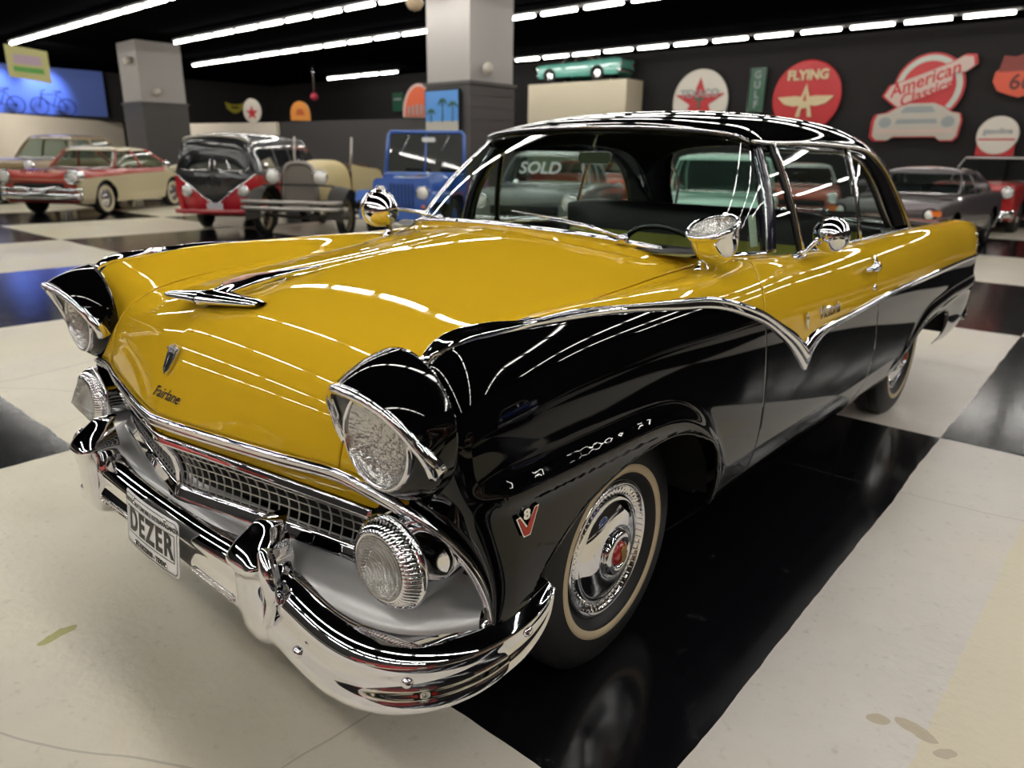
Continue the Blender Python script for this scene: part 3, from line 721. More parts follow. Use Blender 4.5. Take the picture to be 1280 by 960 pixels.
# side glass with dividers
def sg(pts_b, pts_t, name, m=GLASS):
    G = np.array([[tuple(Vector(b).lerp(Vector(t),s)+Vector((.012*math.sin(PI*s),0,0))) for s in np.linspace(0,1,8)] for b,t in zip(pts_b,pts_t)])
    return both(name, grid_bm(G), m)
sg([(.775,1.05,1.06),(.780,1.28,1.055)],[(.640,1.10,1.44),(.655,1.185,1.45)],'vent_window')
sg([(.780,1.29,1.052),(.782,1.92,1.05)],[(.655,1.19,1.45),(.665,1.93,1.445)],'door_window')
tb = np.linspace(0,1,12)
qb = [(.782-.004*t,1.95+.54*t,1.05) for t in tb]
qt = [tuple(p) for p in curve([(.666,1.95,1.412),(.676,2.10,1.388),(.695,2.25,1.318),(.720,2.36,1.22),(.748,2.44,1.12),(.772,2.49,1.055)],12)]
sg(qb,qt,'quarter_window')
def post(a,b,r,name,m=CHR,nrm=(1,0,.3)):
    both(name, sweep_bm([Vector(a).lerp(Vector(b),s)+Vector((.012*math.sin(PI*s),0,0)) for s in np.linspace(0,1,8)], [(-r,-.006),(-r,.006),(0,.009),(r,.006),(r,-.006)], [nrm]*8), m)
post((.785,1.285,1.045),(.660,1.188,1.445),.006,'vent_window_bar'); post((.788,1.94,1.045),(.672,1.945,1.445),.008,'window_divider')
post((.780,1.262,1.045),(.652,1.172,1.440),.009,'vent_window_seal',RUBS)
# belt sill
P = [onb((.80,y,1.055))[0] for y in np.linspace(1.05,2.8,30)]
both('window_sill', sweep_bm([Vector((.786,p.y,1.052)) for p in P], [(-.012,-.004),(-.010,.004),(.010,.004),(.012,-.004)], [Vector((.3,0,1))]*30), CHR2)

# rear glass, deck lid, tail panel
G = []
for a,b in zip([(0,3.12,1.05),(.25,3.115,1.05),(.48,3.07,1.05),(.61,2.98,1.05),(.675,2.875,1.05)],[(0,2.57,1.468),(.25,2.575,1.462),(.43,2.59,1.450),(.545,2.62,1.42),(.605,2.675,1.355)]):
    G.append([tuple(Vector(a).lerp(Vector(b),s)+Vector((0,.07*math.sin(PI*s),.03*math.sin(PI*s)))) for s in (0,.25,.5,.75,1)])
Gr = tensor(G,20,16); Gr[0,:,0]=0; Gr = np.concatenate([(Gr*[-1,1,1])[:0:-1],Gr]); fin('rear_window', grid_bm(Gr), GLASS, car)
fin('rear_window_molding', tube_bm([Vector(p) for p in Gr[:,-1]]+[Vector(p) for p in Gr[-1,::-1]]+[Vector(p) for p in Gr[::-1,0]]+[Vector(p) for p in Gr[0]], .009, 8), CHR, car)
DC = [[(0,3.10,1.052),(.35,3.10,1.050),(.64,2.98,1.045),(.77,2.80,1.048)],[(0,3.4,1.055),(.35,3.4,1.05),(.62,3.4,1.036),(.745,3.4,1.036)],[(0,3.8,1.045),(.35,3.8,1.038),(.6,3.8,1.022),(.728,3.8,1.024)],[(0,4.10,1.01),(.35,4.09,1.005),(.58,4.08,.99),(.70,4.06,1.0)],[(0,4.17,.93),(.35,4.16,.925),(.58,4.13,.91),(.72,4.08,.90)],[(0,4.19,.62),(.35,4.18,.62),(.62,4.14,.61),(.80,4.05,.60)]]
Dg = tensor(DC,50,24); Dg[:,0,0]=0; Df = np.concatenate([(Dg*[-1,1,1])[:,:0:-1],Dg],axis=1); fin('trunk_lid', grid_bm(Df), BLK, car, recalc=True)
BQ = [[(x,y,z) for z in (.56,.53,.47,.41,.38)] for x,y in ((0,4.30),(.4,4.29),(.7,4.24),(.83,4.16),(.89,4.08),(.905,4.02))]
for r,row in enumerate(BQ): BQ[r] = [(x,y-[.04,0,-.012,0,.04][i]*-1*-1,z) for i,(x,y,z) in enumerate(row)]
Bq = tensor(BQ,40,12); Bq[0,:,0]=0; Bq = np.concatenate([(Bq*[-1,1,1])[:0:-1],Bq]); fin('rear_bumper', grid_bm(Bq), CHR, car, recalc=True, mod=None) if False else solid(fin('rear_bumper', grid_bm(Bq), CHR, car, recalc=True),.005,0)
both('taillight', lathe_bm([(.085,-.03),(.088,.01),(.08,.03),(.05,.05),(0,.058)],32,ring_M((.80,4.10,.80),(.1,1,0))), mat('taillight_red',(.35,.01,.01),rough=.15,coat=1.))
# two little bright darts on the quarter tip
for z,y in ((.955,3.97),(.885,3.96)):
    p,n = onb((.9,y,z)); both('quarter_trim_dart', sweep_bm([p+Vector((0,t,0))+n*.002 for t in (-.05,-.02,.02,.05)],[(-.006,-.003),(-.004,.005),(.004,.005),(.006,-.003)],[n]*4,scale=[.4,1,1,.4]), CHR)

# ---- interior
inn = empty('interior'); inn.parent = car
def I(n,bm,m,**k): return fin(n,bm,m,inn,**k)
d = tensor([[(x,.50+.02*abs(x)*0,1.10),(x,.62,1.105),(x,.74,1.08),(x,.77,1.00),(x,.74,.86)] for x in (-.72,-.4,0,.4,.72)],20,20)
I('dashboard', grid_bm(d), mat('dash_yellow',(.30,.27,.03),rough=.3,coat=.5))
d2 = tensor([[(x,.42+.28*abs(x)**2.2,1.135-.08*abs(x)**2),(x,.60,1.118),(x,.70,1.10)] for x in (-.72,-.4,0,.4,.72)],20,8); I('dash_top', grid_bm(d2), VINB)
def seat(y, zt, name, w=.70):
    s = empty(name); s.parent = inn
    G = []
    for x in np.linspace(-w,w,9):
        e = max(0,abs(x)/w-.75)/.25; r = .03*e
        G.append([(x,y+.02+r,.60),(x,y-.005+r,.75),(x,y+.02+r,.88),(x,y+.05+r,zt-.06-.02*e),(x,y+.08,zt-.02*e),(x,y+.13,zt+.005-.02*e),(x,y+.18,zt-.05),(x,y+.20,.80),(x,y+.20,.5)])
    fin('seat_back', grid_bm(tensor(G,40,60)), VINB, s)
    G = []
    for i in range(28):
        x0 = -w+.06+i*(2*w-.12)/28; x1 = x0+(2*w-.12)/28
        for s_ in (.12,.5,.88): G.append([(x0+(x1-x0)*s_, y-.018-.010*math.sin(PI*s_)+(.0 if z<.9 else .045 if z>1 else .012), z) for z in (.66,.80,.92,1.03)])
    fin('seat_insert', grid_bm(tensor(G,len(G),12)), VINY, s)
    G = [[(x,y-.50,.44),(x,y-.54,.52),(x,y-.50,.575),(x,y-.25,.60),(x,y,.585)] for x in np.linspace(-w,w,7)]
    fin('seat_cushion', grid_bm(tensor(G,20,24)), VINB, s)
seat(1.68,1.165,'front_seat'); seat(2.55,1.06,'rear_seat',.66)
I('package_shelf', grid_bm(np.array([[(x,2.72,1.02),(x,3.10,1.03)] for x in (-.7,.7)])), VINB)
cabf = box_bm(0,1.7,.42,1.5,2.6,.03); I('cabin_floor', cabf, mat('black_carpet',(.01,.01,.01),rough=.9))
both('door_trim_panel', grid_bm(np.array([[(.775,y,1.045),(.76,y,.95),(.75,y,.45)] for y in np.linspace(.85,3.0,8)])), VINB)
both('door_trim_insert', grid_bm(np.array([[(.748,y,.93),(.742,y,.70)] for y in np.linspace(1.0,1.85,6)])), VINY)
# steering wheel
cw = Vector((.38,1.02,.975)); ax = Vector((0,.80,.60)).normalized(); Ms = ring_M(cw,ax)
ring = [Ms @ Vector((.215*math.cos(a),.215*math.sin(a),0)) for a in np.linspace(0,2*PI,48,endpoint=False)]
sw = I('steering_wheel', tube_bm(ring,.011,10,closed=True), mat('black_plastic',(.008,.008,.008),rough=.2,coat=.6))
b = tube_bm([Ms@Vector((-.21,.0,0)),Ms@Vector((-.05,-.01,-.03)),Ms@Vector((.05,-.01,-.03)),Ms@Vector((.21,0,0))],.009,8); lathe_bm([(.045,-.04),(.045,-.01),(.02,.0),(0,.002)],24,Ms,bm=b); tube_bm([Ms@Vector((0,0,-.03)),Ms@Vector((0,.02,-.45))],.025,12,bm=b)
fin('steering_column', b, MATS['black_plastic'], inn)
hr = [Ms @ Vector((.13*math.cos(a),.13*math.sin(a)-.02,-.012)) for a in np.linspace(PI*1.0,2*PI,24)]; fin('horn_ring', tube_bm(hr,.005,8), CHR, inn)
# rear-view mirror
b = tube_bm([(.02,.99,1.478),(.0,1.0,1.44),(.0,1.015,1.40)],.006,8); lathe_bm([(.03,0),(.025,.008),(0,.01)],20,ring_M((.02,.985,1.482),(0,0,-1)),bm=b); I('mirror_stem', b, CHR2)
b = prism_bm(rr(.078,.025,.02), basis((0,1.02,1.385),(1,.12,0),(0,.1,1)), .018); I('rearview_mirror', b, CHR2, smooth=False)
I('mirror_glass', prism_bm(rr(.073,.020,.016), basis((.002,.9995,1.385),(-1,-.12,0),(0,.1,1)), .0015), mat('green_mirror',(.16,.20,.12),rough=.1,metal=.5), smooth=False)
# sticker sheet in the lower windshield corner
st = fin('window_card', prism_bm([(-.024,-.055),(.024,-.055),(.024,.055),(-.024,.055)], basis((.716,.965,1.150),(.10,.99,0),(-.22,0,1)), .001), mat('pale_green_paper',(.50,.60,.48),rough=.6), car, smooth=False)
tag(st,'pale green paper card inside the windshield corner')
# ---- wipers
for x0,s in ((.50,1),(-.32,1)):
    pv = Vector((x0, .43+.24*abs(x0)**2.2, 1.155-.09*x0*x0)); pv.z += .01
    tip = Vector((x0-.44,.0,0)); tx = x0-.44; tip = Vector((tx,.43+.12*abs(tx)**2.2,1.185-.06*tx*tx))
    fin('wiper_arm', sweep_bm([pv,pv.lerp(tip,.3)+Vector((0,-.012,.016)),pv.lerp(tip,.62)+Vector((0,-.010,.018))],[(-.005,-.003),(-.004,.004),(.004,.004),(.005,-.003)],[(0,-.7,.7)]*3), CHR, car)
    fin('wiper_blade', tube_bm([pv.lerp(tip,.25)+Vector((0,.006,.018)),pv.lerp(tip,.6)+Vector((0,.0,.022)),tip+Vector((0,.008,.02))],.004,6), CHR2, car)
    fin('wiper_pivot', lathe_bm([(.018,0),(.017,.014),(.012,.024),(0,.027)],20,ring_M(pv-Vector((0,0,.012)),(0,-.3,1))), CHR, car)
# ---- hood ornament: swept wing and long fin
ow = bmesh.new()
def orn(pts_c, width, th):
    G = []
    for p,w,t in zip(pts_c,width,th):
        p = Vector(p); G.append([tuple(p+Vector((w*math.cos(a), 0, t*math.sin(a)))) for a in np.linspace(0,2*PI,16,endpoint=False)])
    grid_bm(np.array(G), bm=ow, closed_v=True)
zc = lambda y: onh((0,y,1.1))[0].z
orn([(0,-.700,1.026),(0,-.690,1.028),(0,-.655,1.036),(0,-.60,1.049),(0,-.53,1.060),(0,-.46,1.069),(0,-.39,1.076),(0,-.32,1.080)],[.004,.022,.032,.030,.023,.015,.008,.002],[.004,.010,.014,.020,.020,.012,.007,.003])
# post under
orn([(0,-.66,zc(-.66)-.005),(0,-.60,zc(-.60)+.004),(0,-.52,zc(-.52)+.006),(0,-.44,zc(-.44))],[.012,.022,.020,.004],[.02,.028,.026,.010])
for sg_ in (1,-1):
    W = []
    for t in np.linspace(0,1,9):
        x = sg_*(.005+.145*t); y = -.650+(.045 if sg_>0 else -.045)*t; z = 1.034-.004*t; ch = .056*(1-t)+.022*t; th = .019*(1-t)+.009*t
        if t > .95: ch *= .75; th *= .6
        W.append([(x, y+ch*math.cos(a), z+th*math.sin(a)) for a in np.linspace(0,2*PI,14,endpoint=False)])
    grid_bm(np.array(W), bm=ow, closed_v=True)
# raised strip on the fin
bmesh.ops.recalc_face_normals(ow, faces=ow.faces)
orn_o = fin('hood_ornament', ow, CHR, car); tag(orn_o,'chrome jet-shaped hood ornament')
fin('ornament_reflection', sweep_bm([Vector((0,-.62,1.064)),Vector((0,-.56,1.0755)),Vector((0,-.50,1.0790)),Vector((0,-.44,1.0800))],[(-.010,-.003),(-.007,.003),(.007,.003),(.010,-.003)],[(0,-.3,1)]*4,scale=[1,1.3,.9,.3]), mat('ornament_pink_reflection',(.62,.36,.30),rough=.3,metal=.6), orn_o)  # rose tone painted in for the pinkish reflection along the fin
# ---- crest and script on the hood face
def face_basis(p, n, right):
    r = Vector(right); r = (r-n*r.dot(n)).normalized(); up = n.cross(r); return basis(p, r, up)
p,n = onh((.002,-.80,.898),.002); Mb = face_basis(p,n,(1,0,0))
cb = bmesh.new()
prism_bm([(-.015,.030),(-.018,.012),(-.014,-.020),(0,-.036),(.014,-.020),(.018,.012),(.015,.030)], Mb, .007, cb)
for x in (-.014,-.007,.001,.009,.016): prism_bm([(x-.003,.030),(x+.003,.030),(x+.002,.044-abs(x)*.3),(x-.001,.046-abs(x)*.3)], Mb, .006, cb)
prism_bm([(-.022,.034),(.022,.034),(.020,.028),(-.020,.028)], Mb, .009, cb); prism_bm([(-.003,.02),(.003,.02),(.002,-.028),(-.002,-.028)], Mb @ Matrix.Translation((0,0,.006)), .004, cb)
prism_bm([(.022,.036),(.030,.040),(.022,.010),(.017,-.006)], Mb, .006, cb)
cr_ = fin('hood_crest', cb, CHR2, car, smooth=False)
fin('crest_inlay', prism_bm([(-.011,.022),(-.013,.010),(-.010,-.016),(0,-.028),(.010,-.016),(.013,.010),(.011,.022)], Mb @ Matrix.Translation((0,0,.0072)), .001), DARK, cr_, smooth=False)
p,n = onh((0.022,-.81,.812),.001); Mt = face_basis(p,n,(1,0,0))
text_obj('hood_script','Fairlane', Mt, .040, .002, CHR2, car, shear=.5, bold=.0001, spacing=.95)
# ---- V8 badge on the fender
p,n = onb((.94,-.512,.672),.002); Mv = face_basis(p,n,(0,1,0)) @ Matrix.Diagonal((.88,.74,1,1)); vb = bmesh.new()
prism_bm([(-.036,.034),(-.022,.036),(0,.0),(.024,.050),(.038,.052),(.010,-.030),(-.012,-.030)], Mv, .005, vb); badge = fin('fender_badge', vb, CHR, car, smooth=False); tag(badge,'chrome and red V8 fender badge')
vb = prism_bm([(-.030,.031),(-.024,.032),(-.002,-.006),(.027,.047),(.033,.048),(.007,-.026),(-.010,-.026)], Mv @ Matrix.Translation((0,0,.004)), .0025); fin('badge_inlay', vb, mat('badge_red',(.50,.05,.03),rough=.25), badge, smooth=False)
text_obj('badge_numeral','8', Mv @ Matrix.Translation((-.002,.036,.004)), .040, .002, CHR, badge, bold=.002)
# ---- door badges
p,n = onb((.945,.95,.868),.002); Mc = face_basis(p,n,(0,1,0)); b = prism_bm([(-.011,.026),(-.006,.020),(0,.030),(.006,.020),(.011,.026),(.012,.0),(0,-.03),(-.012,0)], Mc, .006); fin('door_crest', b, CHR, car, smooth=False)
p,n = onb((.945,1.17,.872),.002); text_obj('door_script','Victoria', face_basis(p,n,(0,1,0)), .062, .003, CHR, car, shear=.4, bold=.0005, spacing=.95, width=1.15)
# ---- door handle and lock
p,n = onb((.94,1.66,.975),.001); T = Vector((0,1,0))
b = sweep_bm([p+T*t+n*h for t,h in ((-.105,.020),(-.07,.032),(0,.034),(.05,.028),(.075,.012),(.082,0))],[(-.011,-.006),(-.010,.004),(0,.008),(.010,.004),(.011,-.006)],[n]*6,scale=[.7,1,1,1.1,1.2,1.2])
lathe_bm([(.022,0),(.020,.012),(.014,.022),(0,.026)],24,ring_M(p+T*.075,n),bm=b); prism_bm([(-.02,0),(.02,0),(.015,.035),(.0,.045)],face_basis(p+T*.075,n,(0,1,0)),.010,b)
both('door_handle', b, CHR)
p,n = onb((.94,1.70,.89),.001); both('door_lock', lathe_bm([(.013,0),(.012,.005),(.007,.007),(0,.007)],20,ring_M(p,n)), CHR)
# ---- spotlights on the cowl
def spot(px,py,face,head,name='spotlight'):
    s = empty(name,(0,0,0)); s.parent = car
    pz,nn = onb((abs(px),py,1.07),0); base = Vector((px,py,pz.z))
    fin('spotlight_base', lathe_bm([(.026,-.004),(.024,.004),(.016,.012),(.012,.03),(.014,.05),(.010,.06)],24,ring_M(base,(0,0,1))), CHR, s)
    H = Vector(head); A = Vector(face).normalized(); M = ring_M(H,A)
    pr = [(0,-.106),(.012,-.1055),(.026,-.102),(.040,-.094),(.053,-.080),(.063,-.062),(.070,-.038),(.0735,-.012),(.074,0),(.078,.002),(.079,.010),(.074,.014),(.070,.012)]
    fin('spotlight_shell', lathe_bm(pr,56,M), CHR, s)
    fin('spotlight_ring', lathe_bm([(.0745,-.002),(.0805,.0),(.0815,.012),(.076,.018),(.069,.014)],56,M), CHR, s)
    fin('spotlight_lens', lathe_bm([(.070,.012),(.05,.018),(.025,.022),(0,.023)],36,M), MATS['fluted_headlight_glass'], s)
    fin('spotlight_bulb', lathe_bm([(.069,.010),(.05,-.03),(.02,-.05),(0,-.052)],30,M), MATS['lamp_reflector'], s)
    b = tube_bm([base+Vector((0,0,.045)),base.lerp(H-A*.10,.6)+Vector((-.004,0,.004)),H-A*.098],[.010,.011,.014],14)
    fin('spotlight_neck', b, CHR, s); 
    sd = A.cross(Vector((0,1,.2))).normalized()
    fin('spotlight_screw', lathe_bm([(.008,0),(.008,.010),(0,.012)],14,ring_M(H+M.to_3x3()@Vector((.0,.079,.004)),M.to_3x3()@Vector((0,1,0)))), CHR, s)
    return s
s1 = spot(.752,.535,(-.10,-.42,1),(.797,.50,1.188)); tag(s1,'chrome spotlight turned up to the ceiling, on the driver side cowl')
s2 = spot(-.70,.50,(-.9,.25,.15),(-.770,.51,1.165)); tag(s2,'chrome spotlight on the passenger side cowl')
# ---- door mirror on its arm
def door_mirror():
    s = empty('door_mirror'); s.parent = car
    p,n = onb((.84,1.10,1.06)); 
    fin('mirror_base', sweep_bm([p+Vector((0,t,0))+n*.001 for t in (-.055,-.03,.02,.05)],[(-.018,-.002),(-.013,.010),(.013,.010),(.018,-.002)],[n]*4,scale=[.3,1,1,.5]), CHR, s)
    q = Vector((.895,1.11,1.128))
    fin('mirror_arm', sweep_bm([p+Vector((0,-.02,.006)),p.lerp(q,.35)+Vector((0,-.005,0)),p.lerp(q,.75),q],[(-.010,-.004),(-.008,.004),(.008,.004),(.010,-.004)],[(.5,-.8,.3)]*4,scale=[1.2,.8,.8,1]), CHR, s)
    M = ring_M((.920,1.15,1.138),(-.15,1,.05))
    fin('mirror_shell', lathe_bm([(0,-.050),(.012,-.049),(.035,-.040),(.053,-.022),(.062,0),(.064,.014),(.060,.020),(.056,.018)],48,M), CHR, s)
    fin('mirror_joint', lathe_bm([(.016,-.062),(.018,-.052),(.014,-.040)],20,M), CHR, s)
    fin('mirror_face', lathe_bm([(.058,.016),(0,.017)],36,M), CHR, s)
door_mirror()
# ================================================================== the hall
TY = -.0085
def tile_floor():
    m = bpy.data.materials.new('checkered_painted_floor'); m.use_nodes = True; nt = m.node_tree; L = nt.links.new
    b = nt.nodes['Principled BSDF']; N = lambda t: nt.nodes.new(t)
    geo = N('ShaderNodeNewGeometry'); mp = N('ShaderNodeMapping'); mp.vector_type = 'POINT'
    L(geo.outputs['Position'], mp.inputs['Vector'])
    def math_(op, a, bb=None):
        n = N('ShaderNodeMath'); n.operation = op
        for i,v in enumerate((a,bb)):
            if v is None: continue
            if isinstance(v,(int,float)): n.inputs[i].default_value = v
            else: L(v, n.inputs[i])
        return n.outputs[0]
    # slightly ragged paint edges
    ns = N('ShaderNodeTexNoise'); ns.inputs['Scale'].default_value = 2.2; ns.inputs['Detail'].default_value = 4; L(geo.outputs['Position'], ns.inputs['Vector'])
    sep = N('ShaderNodeSeparateXYZ'); L(geo.outputs['Position'], sep.inputs[0])
    wob = math_('MULTIPLY', math_('SUBTRACT', ns.outputs['Fac'], .5), .035)
    x = math_('ADD', sep.outputs['X'], wob); y = math_('ADD', sep.outputs['Y'], wob)
    xr = math_('ADD', x, math_('MULTIPLY', y, .0235)); yr_ = math_('SUBTRACT', y, math_('MULTIPLY', x, .006))
    tx = math_('FLOOR', math_('DIVIDE', math_('SUBTRACT', xr, 1.19), 3.16)); ty = math_('FLOOR', math_('DIVIDE', math_('SUBTRACT', yr_, -.445), 3.09))
    par = math_('ABSOLUTE', math_('MODULO', math_('ADD', tx, ty), 2.))     # (-1,0) -> 1 : black
    black = math_('GREATER_THAN', par, .5)
    # white: warm grey with stains
    n1 = N('ShaderNodeTexNoise'); n1.inputs['Scale'].default_value = 1.1; n1.inputs['Detail'].default_value = 8; n1.inputs['Roughness'].default_value = .65; L(geo.outputs['Position'], n1.inputs['Vector'])
    r1 = N('ShaderNodeValToRGB'); r1.color_ramp.elements[0].position=.3; r1.color_ramp.elements[1].position=.7
    r1.color_ramp.elements[0].color=(.66,.62,.55,1); r1.color_ramp.elements[1].color=(.80,.77,.71,1); L(n1.outputs['Fac'], r1.inputs['Fac'])
    n2 = N('ShaderNodeTexNoise'); n2.inputs['Scale'].default_value = 30; n2.inputs['Detail'].default_value = 6; L(geo.outputs['Position'], n2.inputs['Vector'])
    r2 = N('ShaderNodeValToRGB'); r2.color_ramp.elements[0].position=.24; r2.color_ramp.elements[1].position=.40
    r2.color_ramp.elements[0].color=(.62,.60,.56,1); r2.color_ramp.elements[1].color=(1,1,1,1); L(n2.outputs['Fac'], r2.inputs['Fac'])
    mw = N('ShaderNodeMix'); mw.data_type='RGBA'; mw.blend_type='MULTIPLY'; mw.inputs['Factor'].default_value = .55; L(r1.outputs['Color'], mw.inputs['A']); L(r2.outputs['Color'], mw.inputs['B'])
    # worn lines: cracks in the slab
    vo = N('ShaderNodeTexVoronoi'); vo.feature='DISTANCE_TO_EDGE'; vo.inputs['Scale'].default_value=.42; 
    dn = N('ShaderNodeTexNoise'); dn.inputs['Scale'].default_value=1.5; L(geo.outputs['Position'], dn.inputs['Vector'])
    mxv = N('ShaderNodeMix'); mxv.data_type='RGBA'; mxv.inputs['Factor'].default_value=.12; L(geo.outputs['Position'], mxv.inputs['A']); L(dn.outputs['Color'], mxv.inputs['B']); L(mxv.outputs['Result'], vo.inputs['Vector'])
    crk = math_('LESS_THAN', vo.outputs['Distance'], .0011)
    # cream worn patch on the white squares
    cream = N('ShaderNodeMix'); cream.data_type='RGBA'; L(mw.outputs['Result'], cream.inputs['A']); cream.inputs['B'].default_value=(.74,.67,.47,1)
    n3 = N('ShaderNodeTexNoise'); n3.inputs['Scale'].default_value=.55; n3.inputs['Detail'].default_value=3; L(geo.outputs['Position'], n3.inputs['Vector'])
    r3 = N('ShaderNodeValToRGB'); r3.color_ramp.elements[0].position=.48; r3.color_ramp.elements[1].position=.62; L(n3.outputs['Fac'], r3.inputs['Fac'])
    farx = math_('GREATER_THAN', 1.1, x)
    L(math_('MULTIPLY', r3.outputs['Color'], .35), cream.inputs['Factor'])
    # cooler white to the right, yellowed paint on the left, a yellowed strip and old stains
    tn = N('ShaderNodeMix'); tn.data_type='RGBA'; tn.blend_type='MULTIPLY'; tn.inputs['Factor'].default_value = 1.
    tr_ = N('ShaderNodeMix'); tr_.data_type='RGBA'; mr = N('ShaderNodeMapRange'); mr.inputs['From Min'].default_value=-1.5; mr.inputs['From Max'].default_value=1.2; L(x, mr.inputs['Value']); L(mr.outputs['Result'], tr_.inputs['Factor'])
    tr_.inputs['A'].default_value=(1.,.975,.84,1); tr_.inputs['B'].default_value=(.96,.94,.95,1); L(tr_.outputs['Result'], tn.inputs['B']); L(cream.outputs['Result'], tn.inputs['A'])
    last = tn.outputs['Result']
    nb2 = N('ShaderNodeTexNoise'); nb2.inputs['Scale'].default_value=22; nb2.inputs['Detail'].default_value=3; L(geo.outputs['Position'], nb2.inputs['Vector'])
    wb2 = math_('MULTIPLY', math_('SUBTRACT', nb2.outputs['Fac'], .5), .05)
    def over(mask, colr, last):
        o_ = N('ShaderNodeMix'); o_.data_type='RGBA'; L(mask, o_.inputs['Factor']); L(last, o_.inputs['A']); o_.inputs['B'].default_value=(*colr,1); return o_.outputs['Result']
    stripm = math_('MULTIPLY', math_('GREATER_THAN', math_('ADD', sep.outputs['X'], math_('MULTIPLY', wb2, .5)), 1.605), math_('GREATER_THAN', 2.2, y))
    last = over(math_('MULTIPLY', stripm, .75), (.74,.66,.46), last)
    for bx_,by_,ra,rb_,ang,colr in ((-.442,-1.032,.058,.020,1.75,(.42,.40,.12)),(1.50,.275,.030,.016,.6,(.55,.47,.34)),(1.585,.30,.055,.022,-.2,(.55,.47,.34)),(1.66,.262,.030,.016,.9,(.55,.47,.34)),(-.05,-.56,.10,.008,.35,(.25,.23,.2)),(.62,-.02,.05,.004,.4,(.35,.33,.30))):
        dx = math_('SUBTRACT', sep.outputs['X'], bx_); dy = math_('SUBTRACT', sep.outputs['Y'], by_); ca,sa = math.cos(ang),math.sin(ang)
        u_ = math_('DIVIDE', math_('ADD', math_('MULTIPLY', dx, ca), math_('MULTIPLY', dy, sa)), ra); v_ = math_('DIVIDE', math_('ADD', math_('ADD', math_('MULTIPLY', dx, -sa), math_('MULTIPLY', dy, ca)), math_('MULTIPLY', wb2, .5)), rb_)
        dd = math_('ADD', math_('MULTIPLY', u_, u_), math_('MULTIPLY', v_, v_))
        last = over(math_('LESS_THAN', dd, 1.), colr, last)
    ck = N('ShaderNodeMix'); ck.data_type='RGBA'; L(math_('MULTIPLY', crk, .28), ck.inputs['Factor']); L(last, ck.inputs['A']); ck.inputs['B'].default_value=(.10,.09,.08,1)
    # black paint with pale scratches
    n4 = N('ShaderNodeTexNoise'); n4.inputs['Scale'].default_value=9; n4.inputs['Detail'].default_value=8; n4.inputs['Roughness'].default_value=.7; L(geo.outputs['Position'], n4.inputs['Vector'])
    r4 = N('ShaderNodeValToRGB'); r4.color_ramp.elements[0].position=.62; r4.color_ramp.elements[1].position=.80; r4.color_ramp.elements[0].color=(.0045,.0045,.006,1); r4.color_ramp.elements[1].color=(.05,.05,.05,1); L(n4.outputs['Fac'], r4.inputs['Fac'])
    kb = N('ShaderNodeMix'); kb.data_type='RGBA'; L(math_('MULTIPLY', crk, .12), kb.inputs['Factor']); L(r4.outputs['Color'], kb.inputs['A']); kb.inputs['B'].default_value=(.3,.3,.3,1)
    mx = N('ShaderNodeMix'); mx.data_type='RGBA'; L(black, mx.inputs['Factor']); L(ck.outputs['Result'], mx.inputs['A']); L(kb.outputs['Result'], mx.inputs['B'])
    L(mx.outputs['Result'], b.inputs['Base Color'])
    rg = N('ShaderNodeMapRange'); rg.inputs['To Min'].default_value=.20; rg.inputs['To Max'].default_value=.46; L(n1.outputs['Fac'], rg.inputs['Value'])
    rk = N('ShaderNodeMapRange'); rk.inputs['To Min'].default_value=.08; rk.inputs['To Max'].default_value=.20; L(n4.outputs['Fac'], rk.inputs['Value'])
    rm = N('ShaderNodeMix'); rm.data_type='FLOAT'; L(black, rm.inputs['Factor']); L(rg.outputs['Result'], rm.inputs['A']); L(rk.outputs['Result'], rm.inputs['B'])
    L(rm.outputs['Result'], b.inputs['Roughness'])
    n5 = N('ShaderNodeTexNoise'); n5.inputs['Scale'].default_value=38; n5.inputs['Detail'].default_value=7; L(geo.outputs['Position'], n5.inputs['Vector'])
    bp = N('ShaderNodeBump'); bp.inputs['Strength'].default_value=.22; bp.inputs['Distance'].default_value=.008; L(math_('MULTIPLY', n5.outputs['Fac'], math_('SUBTRACT', 1., math_('MULTIPLY', black, .8))), bp.inputs['Height']); L(bp.outputs['Normal'], b.inputs['Normal'])
    return m
X0,X1,Y0,Y1,HC_ = -36.,12.,-11.,21.6,4.75
fl = bmesh.new(); box_bm((X0+X1)/2,(Y0+Y1)/2,-.05,X1-X0,Y1-Y0,.1,fl); o = fin('floor', fl, tile_floor(), smooth=False); tag(o,kind='structure')
WALLK = mat('charcoal_wall_paint',(.030,.028,.028),rough=.8,spec=.1); CEIL = mat('black_ceiling_paint',(.003,.003,.0035),rough=.9,spec=0.)
CREAM = mat('cream_wall_paint',(.62,.56,.47),rough=.7)
def wall(name, cx,cy,cz,sx,sy,sz, m): o = fin(name, box_bm(cx,cy,cz,sx,sy,sz), m, smooth=False); tag(o,kind='structure'); return o
wall('ceiling',(X0+X1)/2,(Y0+Y1)/2,HC_+.1,X1-X0+.4,Y1-Y0+.4,.2,CEIL)
wall('wall_back',(X0+X1)/2,Y1+.1,HC_/2,X1-X0,.2,HC_,WALLK)
wall('wall_left',X0-.1,(Y0+Y1)/2,HC_/2,.2,Y1-Y0,HC_,WALLK)
wall('wall_right',X1+.1,(Y0+Y1)/2,HC_/2,.2,Y1-Y0,HC_,mat('umber_wall_paint',(.035,.030,.026),rough=.8,spec=.1))
wall('wall_front',(X0+X1)/2,Y0-.1,HC_/2,X1-X0,.2,HC_,MATS['charcoal_wall_paint'])
